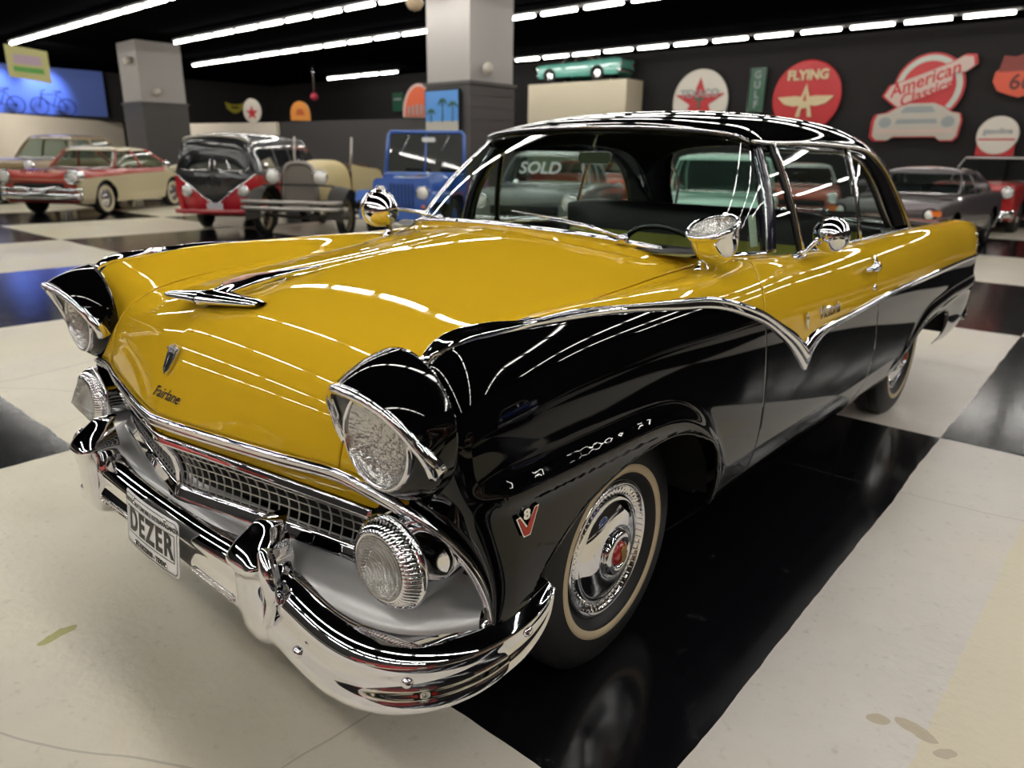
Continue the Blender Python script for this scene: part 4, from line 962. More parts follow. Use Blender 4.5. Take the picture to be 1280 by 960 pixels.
# fluorescent rows
TUBE = mat('fluorescent_tube',(.9,.9,.9),rough=.4,emit=(1.,.965,.90),estr=29.)
HOUS = mat('light_channel',(.25,.25,.25),rough=.6)
def light_fixture(x,y,z,rz,lit=True):
    f = empty('ceiling_light',(x,y,z),rz)
    b = bmesh.new()
    for s in (-.0,): 
        lathe = None
    P = []
    G = np.array([[(xx, .044*math.cos(a), .032*math.sin(a)) for a in np.linspace(0,2*PI,8,endpoint=False)] for xx in (-.49,.49)])
    grid_bm(G, bm=b, closed_v=True); vs = list(b.verts); b.faces.new(vs[:8][::-1]); b.faces.new(vs[8:])
    fin('light_diffuser', b, TUBE, f)
    h = box_bm(0,0,.075,1.20,.10,.05); fin('light_channel', h, HOUS, f, smooth=False)
    return f
proto = light_fixture(0,0,4.5,0)
first = True; nrow = 0
ROWN = {18.9:'row along the charcoal sign wall',12.8:'second row in front of the sign wall',9.6:'row beyond the jeep',6.5:'upper left row near the red and cream sedan'}
for y,xs,xe in ((18.9,-27.5,9),(12.8,-27.5,9),(9.6,-22,9),(6.5,-26.5,9),(3.3,-33,9),(.1,-33,9),(-3.1,-22,9),(-6.3,-12,9),(-9.3,-12,9)):  # nearer rows carried on left, out of view, to brighten the cream partition
    x = xs
    while x < xe:
        if y == 18.9 and -23.6 < x < -21.2: x += 1.235; continue
        f = proto if first else copy_tree(proto); first = False
        f.location = (x+.6, y-.0085*x, 4.5); f.rotation_euler = (0,0,-.0085)
        tag(f, 'white fluorescent tube light in the '+ROWN.get(y,'ceiling rows over the parked cars'), 'ceiling light', 'fluorescent lights, '+ROWN.get(y,'rows over the yellow car'))
        x += 1.235

for k_,(p_,t_,e_) in enumerate((((-23.5,3.5,4.4),(-31,7.5,1.6),900),((-26.5,7.5,4.4),(-33.5,11.5,1.6),700),((-27.2,11.6,4.4),(-27.0,13.0,1.2),160))):  # unseen fill lamps added to brighten the cream partitions
    ld = bpy.data.lights.new('fill_spot','SPOT'); ld.energy = e_; ld.color=(1.,.93,.84); ld.spot_size=math.radians(95); ld.spot_blend=.9; ld.shadow_soft_size=.12
    lo = bpy.data.objects.new('fill_spotlight', ld); COL.objects.link(lo); lo.location=p_; lo.rotation_euler = (Vector(t_)-Vector(p_)).to_track_quat('-Z','Y').to_euler()
# ================================================================== other vehicles
TYREG = mat('bg_tire',(.012,.012,.012),rough=.6); HEADL = mat('headlight_glass',(.75,.75,.72),rough=.08,coat=1.,metal=.3)
def wheel_set(root, places, R, W, ww=None, cap=CHR, capR=.55, name='wheel'):
    """wheel > tire, whitewall, hubcap"""
    for (x,y,steer) in places:
        s = 1 if x > 0 else -1
        e = empty(name,(x,y,R)); e.parent = root; e.rotation_euler = (0,0,steer)
        M = ring_M((0,0,0),(s,0,0)); w = W/2
        fin('tire', lathe_bm([(R*.55,-w*.6),(R*.7,-w),(R*.9,-w),(R,-w*.7),(R,w*.7),(R*.9,w),(R*.7,w),(R*.55,w*.6)],40,M), TYREG, e)
        if ww: fin('whitewall', lathe_bm([(R*.84,w+.002),(R*.80,w+.004),(R*.62,w+.003),(R*.60,w-.004)],40,M), ww, e)
        fin('hubcap', lathe_bm([(R*.60,w*.55),(R*.58,w*.8),(R*.5,w*.82),(R*.42,w*.7),(R*.3,w*.95),(R*.16,w*1.1),(0,w*1.15)],36,M), cap, e)
def shell(st, roles_n=60, nj=120):
    return tensor(st, nj, roles_n)
def bgcar(name, label, loc, rz, S, cat='car', group=None):
    r = empty(name, loc, rz, label, cat, group); r['build'] = 1; del r['build']
    W = S.get('W',.93); wb = S['wb']; fo, ro = S.get('fo',.85), S.get('ro',1.2); R = S.get('R',.35); zh, zb, zt, zr = S['hood'], S['belt'], S['trunk'], S['roof']
    c0, c1, c2, c3 = S['cabin']     # base front, roof front, roof rear, base rear
    fin_h = S.get('fin',0); low, up_ = S['low'], S['up']
    st = []
    def col(y, zt_, w, dz=0, zl=.27):
        return [(0,y,zt_),(w*.45,y,zt_-.01),(w*.80,y,zt_-.025),(w*.93,y,zt_-.045+dz),(w*.985,y,zt_-.13+dz*.4),(w,y,.62),(w*.985,y,.42),(w*.93,y,zl)]
    e = -fo
    st.append([(0,e-.02,zh-.22),(W*.42,e-.015,zh-.22),(W*.74,e,zh-.22),(W*.84,e+.02,zh-.24),(W*.88,e+.04,zh-.30),(W*.90,e+.05,.55),(W*.90,e+.05,.42),(W*.86,e+.08,.30)])
    st.append([(0,e+.0,zh-.10),(W*.44,e+.0,zh-.10),(W*.78,e+.01,zh-.08+S.get('brow',0)),(W*.89,e+.02,zh-.12),(W*.93,e+.04,zh-.22),(W*.94,e+.06,.58),(W*.94,e+.06,.42),(W*.90,e+.08,.29)])
    st.append(col(e+.18, zh-.03, W*.97, S.get('brow',0))); st.append(col(e+.5, zh-.005, W*.99)); st.append(col((e+.5+c0)/2+.1, zh+.01, W))
    st.append(col(c0-.05, (zh+zb)/2+.01, W)); st.append(col(c0+.5, zb, W)); st.append(col((c0+c3)/2+.2, zb, W))
    st.append(col(c3-.1, zb*.5+zt*.5+.01, W, fin_h*.3)); st.append(col((c3+wb+ro)/2, zt, W*.985, fin_h*.8)); st.append(col(wb+ro-.15, zt-.03, W*.95, fin_h))
    st.append([(0,wb+ro,zt-.12),(W*.42,wb+ro,zt-.12),(W*.74,wb+ro,zt-.12),(W*.86,wb+ro+.02,zt-.12+fin_h),(W*.88,wb+ro,zt-.25),(W*.9,wb+ro,.6),(W*.88,wb+ro,.45),(W*.84,wb+ro-.03,.33)])
    G = shell(st, 56, 130); G[:,0,0] = 0
    Gf = np.concatenate([(G*[-1,1,1])[:,:0:-1], G], axis=1)
    b = grid_bm(Gf)
    bmesh.ops.recalc_face_normals(b, faces=b.faces)
    if sum(f.normal.z for f in b.faces if abs(f.normal.z)>.9) < 0: bmesh.ops.reverse_faces(b, faces=b.faces)
    for yc in (0,wb):
        ar = R*1.20
        def fa(co, yc=yc, ar=ar):
            d = np.hypot(co[:,1]-yc, (co[:,2]-R*.98)) - ar
            return np.where(np.abs(co[:,0]) < W*.6, 1., d)
        cut(b, fa, keep=1)
    sl = S.get('split')
    if sl:
        cut(b, lambda co: co[:,2]-np.interp(co[:,1],[p[0] for p in sl],[p[1] for p in sl]), mat_idx=(1,0))
    bo = fin('body', b, mats=[low, up_], parent=r)
    # end caps
    for k,y,nm in ((0,e-.0,'front_panel'),(-1,wb+ro-.01,'rear_panel')):
        loop = [Vector(p) for p in Gf[k]]; pb_ = bmesh.new(); pb_.faces.new([pb_.verts.new(p) for p in loop]); fin(nm, pb_, S.get('nose',low), r, smooth=False)
    for yc in (0,wb): fin('wheel_well', box_bm(0,yc,.52,W*1.7,R*2.5,.55), DARK, r, smooth=False)
    # cabin: glass ring, pillars, roof
    wB, wT = W*S.get('gw',.86), W*S.get('tw',.68)
    def outline(yf, yr_, w, z, bow, ch=.10, nf=7, ns=10):
        P = []
        for t in np.linspace(-1,1,nf): P.append((w*.97*t, yf-bow*(1-t*t), z))
        for t in np.linspace(0,1,ns)[1:-1]: P.append((w, yf+(yr_-yf)*t, z))
        for t in np.linspace(1,-1,nf): P.append((w*.97*t, yr_+bow*.8*(1-t*t), z))
        for t in np.linspace(1,0,ns)[1:-1]: P.append((-w, yf+(yr_-yf)*t, z))
        return [Vector(p) for p in P]
    B = outline(c0,c3,wB,zb-.02,S.get('bowb',.20)); T = outline(c1,c2,wT,zr-.10,S.get('bowt',.08))
    G = np.array([[tuple(B[i].lerp(T[i],s)+Vector((np.sign(B[i].x)*.03*math.sin(PI*s) if abs(B[i].x)>wB*.9 else 0,0,0))) for s in np.linspace(0,1,6)] for i in range(len(B))])
    if not S.get('open'): fin('window_glass', grid_bm(G, closed_u=True), BGLASS, r)
    else: fin('windshield', grid_bm(G[:7]), BGLASS, r)
    nfr = 7; ns = 10
    if not S.get('open'):
        Rr = []
        for s,dz in ((1.03,-.025),(1.03,.0),(.97,.028),(.85,.055),(.6,.082),(.3,.095),(.02,.10)):
            c = Vector((0,(c1+c2)/2,0)); Rr.append([(c.x+(p.x-c.x)*s, c.y+(p.y-c.y)*s, zr-.10+dz) for p in T])
        fin('roof', grid_bm(np.array(Rr), closed_v=True), S['rc'], r)
        idx = S.get('posts', [0,6,9,15,21-1,22-1])
        idx = [0,nfr-1,nfr-1+int((ns-2)*.5),nfr+ns-2, 2*nfr+ns-3, 2*nfr+ns-3+int((ns-2)*.5)+1]
    else: idx = [0,nfr-1]
    for i in idx:
        wide = .022 if i in (0,nfr-1) else S.get('pw',.04)
        P = [Vector(p) for p in G[i]]; n = Vector((np.sign(P[0].x),0,.2))
        fin('roof_pillar', sweep_bm([p+n*.004 for p in P],[(-wide,-.01),(-wide,.006),(wide,.006),(wide,-.01)],[n]*6), S.get('pc',S['rc']), r)
    fin('windshield_frame', tube_bm([Vector(p) for p in G[:nfr,-1]], .022, 8), S.get('fr',CHR2), r); fin('windshield_base_molding', tube_bm([Vector(p) for p in G[:nfr,0]], .016, 8), CHR2, r)
    # seats
    sb = bmesh.new()
    for y in (c0+.95, c0+1.75):
        if y < c3-.1:
            for s in (-1,1): box_bm(s*.36,y,.82,.62,.16,.5,sb)
    so = fin('seat', sb, S.get('seat',VINB), r, smooth=False); bevel(so,.04)
    # bumpers, lamps, grille
    for yy,nm,s in ((e-.10,'front_bumper',-1),(wb+ro+.08,'rear_bumper',1)):
        P = [Vector((x,yy-s*.16*abs(x/W)**2.4,.44)) for x in np.linspace(-W*.98,W*.98,17)]
        fin(nm, sweep_bm(P,[(-.085,-.03),(-.075,.02),(-.03,.038),(.0,.028),(.03,.038),(.075,.02),(.085,-.03)],[Vector((0,s,0))]*17), CHR, r)
        if nm == 'front_bumper' and S.get('bars',1) > 1: fin('grille_bar', sweep_bm([p+Vector((0,.03,.15)) for p in P],[(-.045,-.03),(-.035,.02),(0,.035),(.035,.02),(.045,-.03)],[Vector((0,-1,0))]*17), CHR, r)
    gw_ = W*.60
    fin('grille', sweep_bm([Vector((x,e-.03,zh-.36)) for x in np.linspace(-gw_,gw_,9)],[(-.07,-.02),(-.06,.012),(.06,.012),(.07,-.02)],[Vector((0,-1,0))]*9), S.get('gm',DARK), r)
    hz = S.get('hz', zh-.22); hx = S.get('hx', W*.78)
    for s in (1,-1):
        M = ring_M((s*hx, e-.01, hz),(0,-1,0)); q = S.get('hr',.10)
        h = fin('headlight', lathe_bm([(q*1.0,.015),(q*.9,.04),(q*.5,.055),(0,.06)],28,M), HEADL, r)
        fin('headlight_rim', lathe_bm([(q*1.30,-.06),(q*1.32,.02),(q*1.2,.045),(q*1.02,.04),(q*.98,.01)],28,M), S.get('rim',CHR), h)
        fin('taillight', lathe_bm([(.07,-.02),(.07,.02),(.04,.04),(0,.045)],20,ring_M((s*W*.80,wb+ro+.0,zt-.28),(0,1,0))), mat('tail_red',(.35,.01,.01),rough=.2,coat=1.), r)
    wheel_set(r, [(W-.14,0,0),(-W+.14,0,0),(W-.14,wb,0),(-W+.14,wb,0)], R, .19, S.get('ww'), S.get('cap',CHR))
    if S.get('sidetrim'):
        for s in (1,-1):
            P = [Vector((s*(W+.004),y,np.interp(y,[p[0] for p in sl],[p[1] for p in sl]))) for y in np.linspace(-fo+.25,wb+ro-.2,20)]
            fin('side_trim', sweep_bm(P,[(-.015,-.02),(-.012,.006),(.012,.006),(.015,-.02)],[Vector((s,0,0))]*20), CHR, r)
    if S.get('mirror'):
        for s in (1,-1):
            mb = tube_bm([(s*W*.88,c0+.45,zb+.02),(s*W*1.02,c0+.42,zb+.08)],.012,8); b2 = prism_bm(rr(.10,.055,.04), basis((s*W*1.08,c0+.47,zb+.11),(1,0,0),(0,0,1)), .06, mb); fin('door_mirror', b2, S['mirror'], r)
    return r
PAINT = lambda n,c,**k: mat(n,c,rough=.3,coat=1.,**k)
CRM = PAINT('cream_enamel',(.62,.56,.36)); CORAL = PAINT('coral_red_enamel',(.46,.055,.04)); TAN = PAINT('tan_enamel',(.36,.27,.15)); WCRM = mat('pale_whitewall',(.65,.58,.40),rough=.6)
sedan = bgcar('vintage_sedan','coral red and cream finned sedan with twin-bar chrome front parked behind at the far left',(-16.94,4.58,0),math.radians(37.1),
  dict(wb=3.05,fo=.95,ro=1.35,W=.96,R=.36,hood=1.02,belt=1.06,trunk=1.02,roof=1.56,cabin=(.62,1.05,2.30,3.20),fin=.18,brow=.05,low=CRM,up=CORAL,rc=CRM,pc=CORAL,nose=CORAL,split=[(-1.1,.80),(-.5,.84),(1.0,.90),(2.6,.93),(3.4,1.30),(5,1.5)],bars=2,ww=WCRM,gm=DARK,seat=TAN,sidetrim=0,hr=.11,hz=.86,hx=.80))
NP = basis((0,-1.02,.86),(1,0,0),(0,.35,1))
fin('grille_bow', sweep_bm([Vector(p) for p in curve([(-.55,-1.04,.60),(-.30,-1.06,.63),(-.12,-1.09,.52),(.12,-1.09,.52),(.30,-1.06,.63),(.55,-1.04,.60)],30)],[(-.035,-.02),(-.03,.015),(0,.03),(.03,.015),(.035,-.02)],[Vector((0,-1,0))]*30), CHR, sedan)
for s in (1,-1): fin('headlight_hood', lathe_bm([(.15,-.22),(.165,-.05),(.160,.03),(.145,.05),(.135,.03)],30,ring_M((s*.80,-.96,.86),(0,-1,0))), CHR2, sedan)
for k in range(5): fin('hood_letter', prism_bm([(-.05,-.035),(-.05,.035),(.05,.035),(.05,-.035),(.03,-.035),(.03,.015),(-.03,.015),(-.03,-.035)], basis((-.36+.18*k,-.90,.965),(1,0,0),(0,.75,.6)), .012), MATS['brass_trim'], sedan, smooth=False)
bgcar('tan_sedan','rounded tan sedan parked behind the coral red and cream one',(-21.6,5.2,0),math.radians(34),
  dict(wb=3.0,fo=.85,ro=1.3,W=.95,hood=1.10,belt=1.13,trunk=1.1,roof=1.70,cabin=(.55,.98,2.3,2.9),low=TAN,up=TAN,rc=TAN,ww=WCRM,seat=CREAM,hz=.92))
bgcar('pale_sedan','pale sedan cut off by the left edge of the photo',(-22.6,1.6,0),math.radians(34),
  dict(wb=2.9,W=.93,hood=.98,belt=1.02,trunk=.98,roof=1.5,cabin=(.6,1.0,2.3,2.9),low=WHT,up=WHT,rc=WHT))
GREYM = mat('pewter_metallic',(.16,.135,.145),rough=.3,metal=.5,coat=1.)
bgcar('grey_coupe','pewter grey 1980s coupe with amber indicators behind the tail of the yellow car',(-1.46,11.37,0),math.radians(-2),
  dict(wb=2.6,fo=.8,ro=.9,W=.87,R=.32,hood=.90,belt=.97,trunk=.97,roof=1.38,cabin=(.45,1.0,2.0,2.7),low=GREYM,up=GREYM,rc=GREYM,fr=MATS['pewter_metallic'],cap=mat('alloy_wheel',(.6,.6,.6),rough=.3,metal=.9),rim=DARK,hr=.075,hz=.68,mirror=GREYM,nose=GREYM))
AMB = mat('amber_lens',(.75,.16,.01),rough=.3,coat=1.)
gc = [o for o in bpy.data.objects if o.name=='grey_coupe'][0]
for s in (1,-1): fin('indicator', prism_bm(rr(.085,.04,.01), basis((s*.76,-.83,.70),(1,0,0),(0,0,1)), .03), AMB, gc, smooth=False)
REDP = PAINT('bright_red_enamel',(.42,.015,.015)); OR = PAINT('orange_red_enamel',(.62,.06,.02)); MINT = PAINT('mint_enamel',(.42,.68,.55)); PEARL = PAINT('pearl_white_enamel',(.62,.66,.63))
bgcar('red_convertible','bright red open car with pale windshield frame behind the pewter coupe',(-1.35,16.7,0),math.radians(-2),
  dict(wb=2.9,W=.92,hood=1.12,belt=1.12,trunk=1.08,roof=1.72,cabin=(.6,.95,2.1,2.6),low=REDP,up=REDP,rc=WHT,fr=WHT,open=1,hz=.9))
bgcar('mint_sedan','mint green car with a tall roof, seen through the rear window of the foreground coupe',(-3.0,8.2,0),math.radians(22),
  dict(wb=2.9,W=.95,hood=1.05,belt=1.12,trunk=1.05,roof=1.72,cabin=(.3,.62,2.0,2.5),low=MINT,up=MINT,rc=MINT,pc=MINT,fr=MINT,cap=CHR,bowt=.04,gw=.86,tw=.78))
bgcar('salmon_coupe','salmon coupe with a pale roof seen through the driver side windows',(-4.2,14.4,0),math.radians(20),
  dict(wb=2.9,W=.95,hood=1.0,belt=1.06,trunk=1.0,roof=1.55,cabin=(.5,.9,2.2,2.8),low=PAINT('salmon_enamel',(.50,.13,.09)),up=MATS['salmon_enamel'],rc=PEARL,pc=PEARL))
bgcar('orange_coupe','orange red low car beyond the steering wheel, seen through the cabin',(-7.3,12.6,0),math.radians(62),
  dict(wb=2.8,W=.92,hood=.98,belt=1.04,trunk=1.0,roof=1.35,cabin=(.6,1.1,2.0,2.6),low=OR,up=OR,rc=OR))
sold = bgcar('silver_pickup','silver grey pickup with SOLD lettered on its windshield, seen through the passenger side windows',(-5.5,7.3,0),math.radians(25),
  dict(wb=2.9,W=.95,hood=1.08,belt=1.13,trunk=1.05,roof=1.68,cabin=(.5,.85,1.9,2.4),low=mat('silver_grey_enamel',(.22,.24,.24),rough=.3,coat=1.),up=MATS['silver_grey_enamel'],rc=PAINT('grey_green_enamel',(.22,.27,.25)),fr=CHR2,bars=2,hz=.86))
text_obj('windshield_lettering','SOLD', basis((-.1,.50,1.36),(1,0,0),(0,.42,1)), .30, .002, mat('chalk_paint',(.75,.75,.75),rough=.7), sold, shear=.15, bold=.004)

# ---- microbus
def microbus():
    r = empty('red_microbus',(-11.64,5.74,0),math.radians(39.4),'red and black split-windshield microbus facing the aisle','van')
    MR = PAINT('bus_red',(.50,.012,.025)); MK = PAINT('bus_black',(.008,.008,.010))
    W = .86; st = []
    for y,(w,zt_) in [(-.98,(.70,1.35)),(-.93,(.80,1.66)),(-.80,(.85,1.84)),(-.5,(.86,1.91)),(.4,(.86,1.93)),(1.8,(.86,1.93)),(2.8,(.85,1.90)),(3.15,(.82,1.80)),(3.28,(.74,1.5))]:
        st.append([(0,y-.05*(y<-.9),zt_),(w*.38,y-.03*(y<-.9),zt_-.012),(w*.60,y,zt_-.055),(w*.76,y,zt_-.18),(w*.87,y,zt_-.45),(w*1.0,y,1.08),(w*1.0,y,.8),(w*.99,y,.50),(w*.95,y,.33)])
    G = tensor(st,100,70); G[:,0,0]=0; Gf = np.concatenate([(G*[-1,1,1])[:,:0:-1],G],axis=1); b = grid_bm(Gf); bmesh.ops.recalc_face_normals(b, faces=b.faces)
    cut(b, lambda co: np.where(np.abs(co[:,0])<.5,1.,np.hypot(co[:,1],co[:,2]-.30)-.40), keep=1); cut(b, lambda co: np.where(np.abs(co[:,0])<.5,1.,np.hypot(co[:,1]-2.4,co[:,2]-.30)-.38), keep=1)
    cut(b, lambda co: co[:,2]-1.10, mat_idx=(1,0)); fin('body', b, mats=[MR,MK], parent=r)
    # nose: bowed front skin with V
    N = []
    for z,w,yf in [(.33,.80,-.96),(.5,.83,-1.03),(.8,.84,-1.08),(1.05,.83,-1.09),(1.12,.825,-1.08),(1.19,.815,-1.065)]:
        N.append([(w*t, yf+.16*abs(t)**2.6, z) for t in np.linspace(-1,1,9)])
    Ng = tensor(N,60,60); nb_ = grid_bm(Ng); bmesh.ops.recalc_face_normals(nb_, faces=nb_.faces)
    fv = lambda co: co[:,2]-(.50+ .0+ (np.abs(co[:,0])/.80)**.9*.62)     # above the V: black
    cut(nb_, fv, mat_idx=(1,0)); fin('nose_panel', nb_, mats=[MR,MK], parent=r)
    N = []
    for z,w,yf in [(1.61,.655,-.965),(1.68,.64,-.95),(1.76,.61,-.91),(1.84,.54,-.82)]: N.append([(w*t, yf+.14*abs(t)**2.6, z) for t in np.linspace(-1,1,9)])
    fin('windshield_header', grid_bm(tensor(N,12,40)), MK, r)
    for x_ in (-.76,0,.76): fin('windshield_post', tube_bm([(x_,-1.07+.17*abs(x_/.83)**2.4,1.18),(x_*.84,-.965+.15*abs(x_/.83)**2.4,1.63)],.035 if x_ else .022,8), MK, r)
    for s in (1,-1):
        P = []
        for x in np.linspace(.02,.80,16):
            z = .50+(x/.80)**.9*.62; t = x/.83; P.append(Vector((s*x,-1.065-.02*(z>.7)+.16*t**2.6-.012,z)))
        fin('nose_molding', tube_bm(P,.014,6), CHR, r)
        M = ring_M((s*.56,-1.01,.80),(0,-1,0)); h = fin('headlight', lathe_bm([(.10,.03),(.08,.05),(0,.06)],26,M), HEADL, r); fin('headlight_rim', lathe_bm([(.125,-.02),(.12,.035),(.10,.04)],26,M), CHR, h)
        Gw = np.array([[(s*(.05+.62*t)*(1-.16*v), -1.055+.12*t**2.4+.055*(v)*2-.012, 1.20+.42*v-.01*t) for v in np.linspace(0,1,5)] for t in np.linspace(0,1,9)])
        fin('windshield_pane', grid_bm(Gw), BGLASS, r)
        gk = [Vector(p) for p in Gw[:,0]]+[Vector(p) for p in Gw[-1,1:]]+[Vector(p) for p in Gw[::-1,-1][1:]]+[Vector(p) for p in Gw[0,::-1][1:]]
        fin('windshield_gasket', tube_bm(gk,.013,6,closed=True), CHR2, r)
        Gd = np.array([[(s*(.05+.62*t)*(1-.16*v), -1.02+.12*t**2.4+.055*(v)*2, 1.20+.44*v) for v in (0,1)] for t in np.linspace(0,1,9)]); fin('windshield_backing', grid_bm(Gd), mat('dim_cab',(.30,.25,.23),rough=.9), r)
        for y0,y1 in ((-.55,.30),(.42,1.25),(1.37,2.2),(2.3,3.0)):
            fin('side_window', prism_bm(rr((y1-y0)/2,.19,.06), basis((s*.765,(y0+y1)/2,1.42),(0,s*1.,0),(-s*.27,0,1)), .012), mat('dark_window',(.01,.012,.014),rough=.05,coat=1.), r, smooth=False)
        mb = tube_bm([(s*.80,-.82,1.12),(s*.98,-.86,1.20),(s*1.0,-.86,1.26)],.012,8); lathe_bm([(.07,-.01),(.07,.01),(0,.02)],20,ring_M((s*1.0,-.87,1.30),(0,-1,0)),bm=mb); fin('door_mirror', mb, CHR2, r)
    fin('nose_emblem', tube_bm([Vector((.13*math.cos(a),-1.10,.98+.13*math.sin(a))) for a in np.linspace(0,2*PI,28,endpoint=False)],.012,6,closed=True), mat('emblem_black',(.01,.01,.01),rough=.3), r)
    fin('front_plate', prism_bm(rr(.16,.10,.02), basis((0,-1.11,.47),(1,0,0),(0,0,1)), .02), mat('plate_grey',(.50,.50,.52),rough=.4), r, smooth=False)
    P = [Vector((x,-1.17+.14*abs(x/.85)**2.4,.40)) for x in np.linspace(-.85,.85,15)]; fin('front_bumper', sweep_bm(P,[(-.05,-.02),(-.04,.015),(.04,.015),(.05,-.02)],[Vector((0,-1,0))]*15), PAINT('bumper_red',(.35,.01,.02)), r)
    g = [Vector(p) for p in curve([(-.66,-.70,1.70),(-.60,-.84,1.78),(-.35,-.93,1.83),(0,-.96,1.85),(.35,-.93,1.83),(.60,-.84,1.78),(.66,-.70,1.70)],30)]
    fin('roof_molding', tube_bm(g,.022,8), PAINT('bus_cream',(.55,.52,.45)), r)
    wheel_set(r, [(.70,0,0),(-.70,0,0),(.70,2.4,0),(-.70,2.4,0)], .32, .16, None, CHR)
    for yc in (0,2.4): fin('wheel_well', box_bm(0,yc,.5,1.4,.8,.5), DARK, r, smooth=False)
microbus()
for n_,k_ in (('red_microbus',.893),('vintage_sedan',.954),('tan_sedan',1.05),('grey_coupe',.942),('mint_sedan',.85),('salmon_coupe',.85),('silver_pickup',.88),('red_convertible',.9)): bpy.data.objects[n_].scale = (k_,)*3
# ---- 1920s car, partly stripped
def flivver():
    r = empty('antique_roadster',(-9.28,5.67,0),math.radians(34.5),'cream-hooded 1920s open roadster with tall grey radiator beside the blue off-road car','car')
    CR2 = mat('aged_cream_paint',(.68,.55,.27),rough=.5); PEW = mat('pewter_radiator',(.30,.28,.26),rough=.4,metal=.7); IR = mat('dark_iron',(.05,.045,.04),rough=.5,metal=.4)
    def arch(w,z0,z1,y,n=18,rad=.5): 
        return [(w*math.copysign(abs(math.cos(a))**rad,math.cos(a)), y, z0+(z1-z0)*abs(math.sin(a))**rad) for a in np.linspace(PI,0,n)]
    fin('radiator_shell', sweep_bm([Vector(p) for p in arch(.29,.52,1.20,-.12,24,.55)],[(-.03,-.035),(-.03,.02),(.03,.035),(.03,-.035)],[Vector((0,-.3,1))]*24) , PEW, r)
    rb = bmesh.new(); rb.faces.new([rb.verts.new(p) for p in arch(.28,.52,1.18,-.13,24,.55)]); 
    fin('radiator_core', rb, mat('radiator_core_grey',(.20,.18,.16),rough=.6,metal=.4,bump=(120,.6)), r, smooth=False)
    fin('radiator_bottom', box_bm(0,-.12,.51,.60,.09,.05), PEW, r, smooth=False)
    fin('radiator_cap', lathe_bm([(.03,0),(.03,.03),(.02,.05),(0,.055)],16,Matrix.Translation((0,-.10,1.20))), PEW, r)
    H = [arch(.27,.60,1.17,-.08,16,.6),arch(.31,.60,1.20,.35,16,.6),arch(.37,.60,1.24,.80,16,.6),arch(.50,.60,1.24,.95,16,.55)]
    fin('hood', grid_bm(tensor(H,20,40)), CR2, r)
    Bd = [[(s*.52,y,z) for z in (.55,.8,1.08,1.14)] for s,y in ((1,.9),(1,1.4),(1,2.0))]
    both('body_side', grid_bm(tensor([[(.50,.92,.55),(.53,.92,.85),(.52,.92,1.18)],[(.62,1.4,.55),(.64,1.4,.85),(.62,1.4,1.12)],[(.64,2.1,.55),(.66,2.1,.85),(.64,2.1,1.08)],[(.50,2.9,.55),(.52,2.9,.8),(.48,2.9,.95)]],24,10)), CR2, parent=r)
    fin('seat', box_bm(0,1.75,.95,1.05,.25,.45), mat('brown_leather',(.10,.05,.03),rough=.6), r, smooth=False)
    for s in (1,-1):
        fin('windshield_post', tube_bm([(s*.50,.93,1.05),(s*.52,.98,1.35),(s*.52,1.03,1.62)],.022,8), mat('post_grey',(.45,.42,.38),rough=.35,metal=.6), r)
        M = ring_M((s*.40,-.22,.98),(0,-1,0)); h = fin('headlight', lathe_bm([(.115,.02),(.09,.05),(.04,.065),(0,.07)],26,M), HEADL, r)
        fin('headlight_bucket', lathe_bm([(0,-.16),(.06,-.14),(.11,-.05),(.125,.02),(.125,.035),(.112,.035)],26,M), CHR2, h)
        F = []
        for a in np.linspace(-.15,PI*.95,16): F.append([(s*(.55+.27*t), .0-.46*math.cos(a)*1.0, .40+.44*math.sin(a)-.05*t*t+ (0)) for t in (0,.3,.7,1)])
        fin('fender', solid(fin('tmp',grid_bm(np.array(F)),IR,r),.01).data.copy() and grid_bm(np.array(F)), IR, r)
        bpy.data.objects.remove([o for o in bpy.data.objects if o.name.startswith('tmp')][0])
        fin('running_board', box_bm(s*.72,1.25,.38,.26,1.6,.04), IR, r, smooth=False)
    fin('headlight_bar', tube_bm([(-.6,-.18,.84),(-.2,-.2,.86),(.2,-.2,.86),(.6,-.18,.84)],.015,8), IR, r)
    for z in (.50,.60): 
        P = [Vector((x,-.62+.12*abs(x/.85)**3,z)) for x in np.linspace(-.85,.85,15)]; fin('front_bumper', sweep_bm(P,[(-.03,-.01),(-.03,.01),(.03,.01),(.03,-.01)],[Vector((0,-1,0))]*15), mat('bumper_steel',(.42,.40,.37),rough=.35,metal=.8), r)
    for s in (1,-1): fin('bumper_bracket', tube_bm([(s*.35,-.6,.55),(s*.35,-.2,.50)],.018,6), IR, r)
    for x,y in ((.71,0),(-.71,0),(.71,2.6),(-.71,2.6)):
        s = 1 if x>0 else -1; e = empty('wheel',(x,y,.38)); e.parent = r; M = ring_M((0,0,0),(s,0,0))
        fin('tire', lathe_bm([(.27,-.05),(.32,-.06),(.37,-.045),(.38,0),(.37,.045),(.32,.06),(.27,.05)],40,M), TYREG, e)
        sp = lathe_bm([(.27,-.03),(.285,0),(.27,.03),(.26,0)],36,M)
        for k in range(16):
            a = 2*PI*k/16; tube_bm([M@Vector((.05*math.cos(a+.3),.05*math.sin(a+.3),.02*(-1)**k)),M@Vector((.27*math.cos(a),.27*math.sin(a),0))],.005,5,bm=sp)
        fin('spokes', sp, mat('wheel_tan',(.30,.24,.15),rough=.5), e); fin('hubcap', lathe_bm([(.06,-.03),(.06,.04),(.03,.07),(0,.075)],20,M), PEW, e)
    fin('axle', tube_bm([(-.7,0,.36),(0,0,.32),(.7,0,.36)],.03,8), IR, r); fin('chassis', box_bm(0,1.3,.50,.6,2.9,.10), IR, r, smooth=False)
flivver()
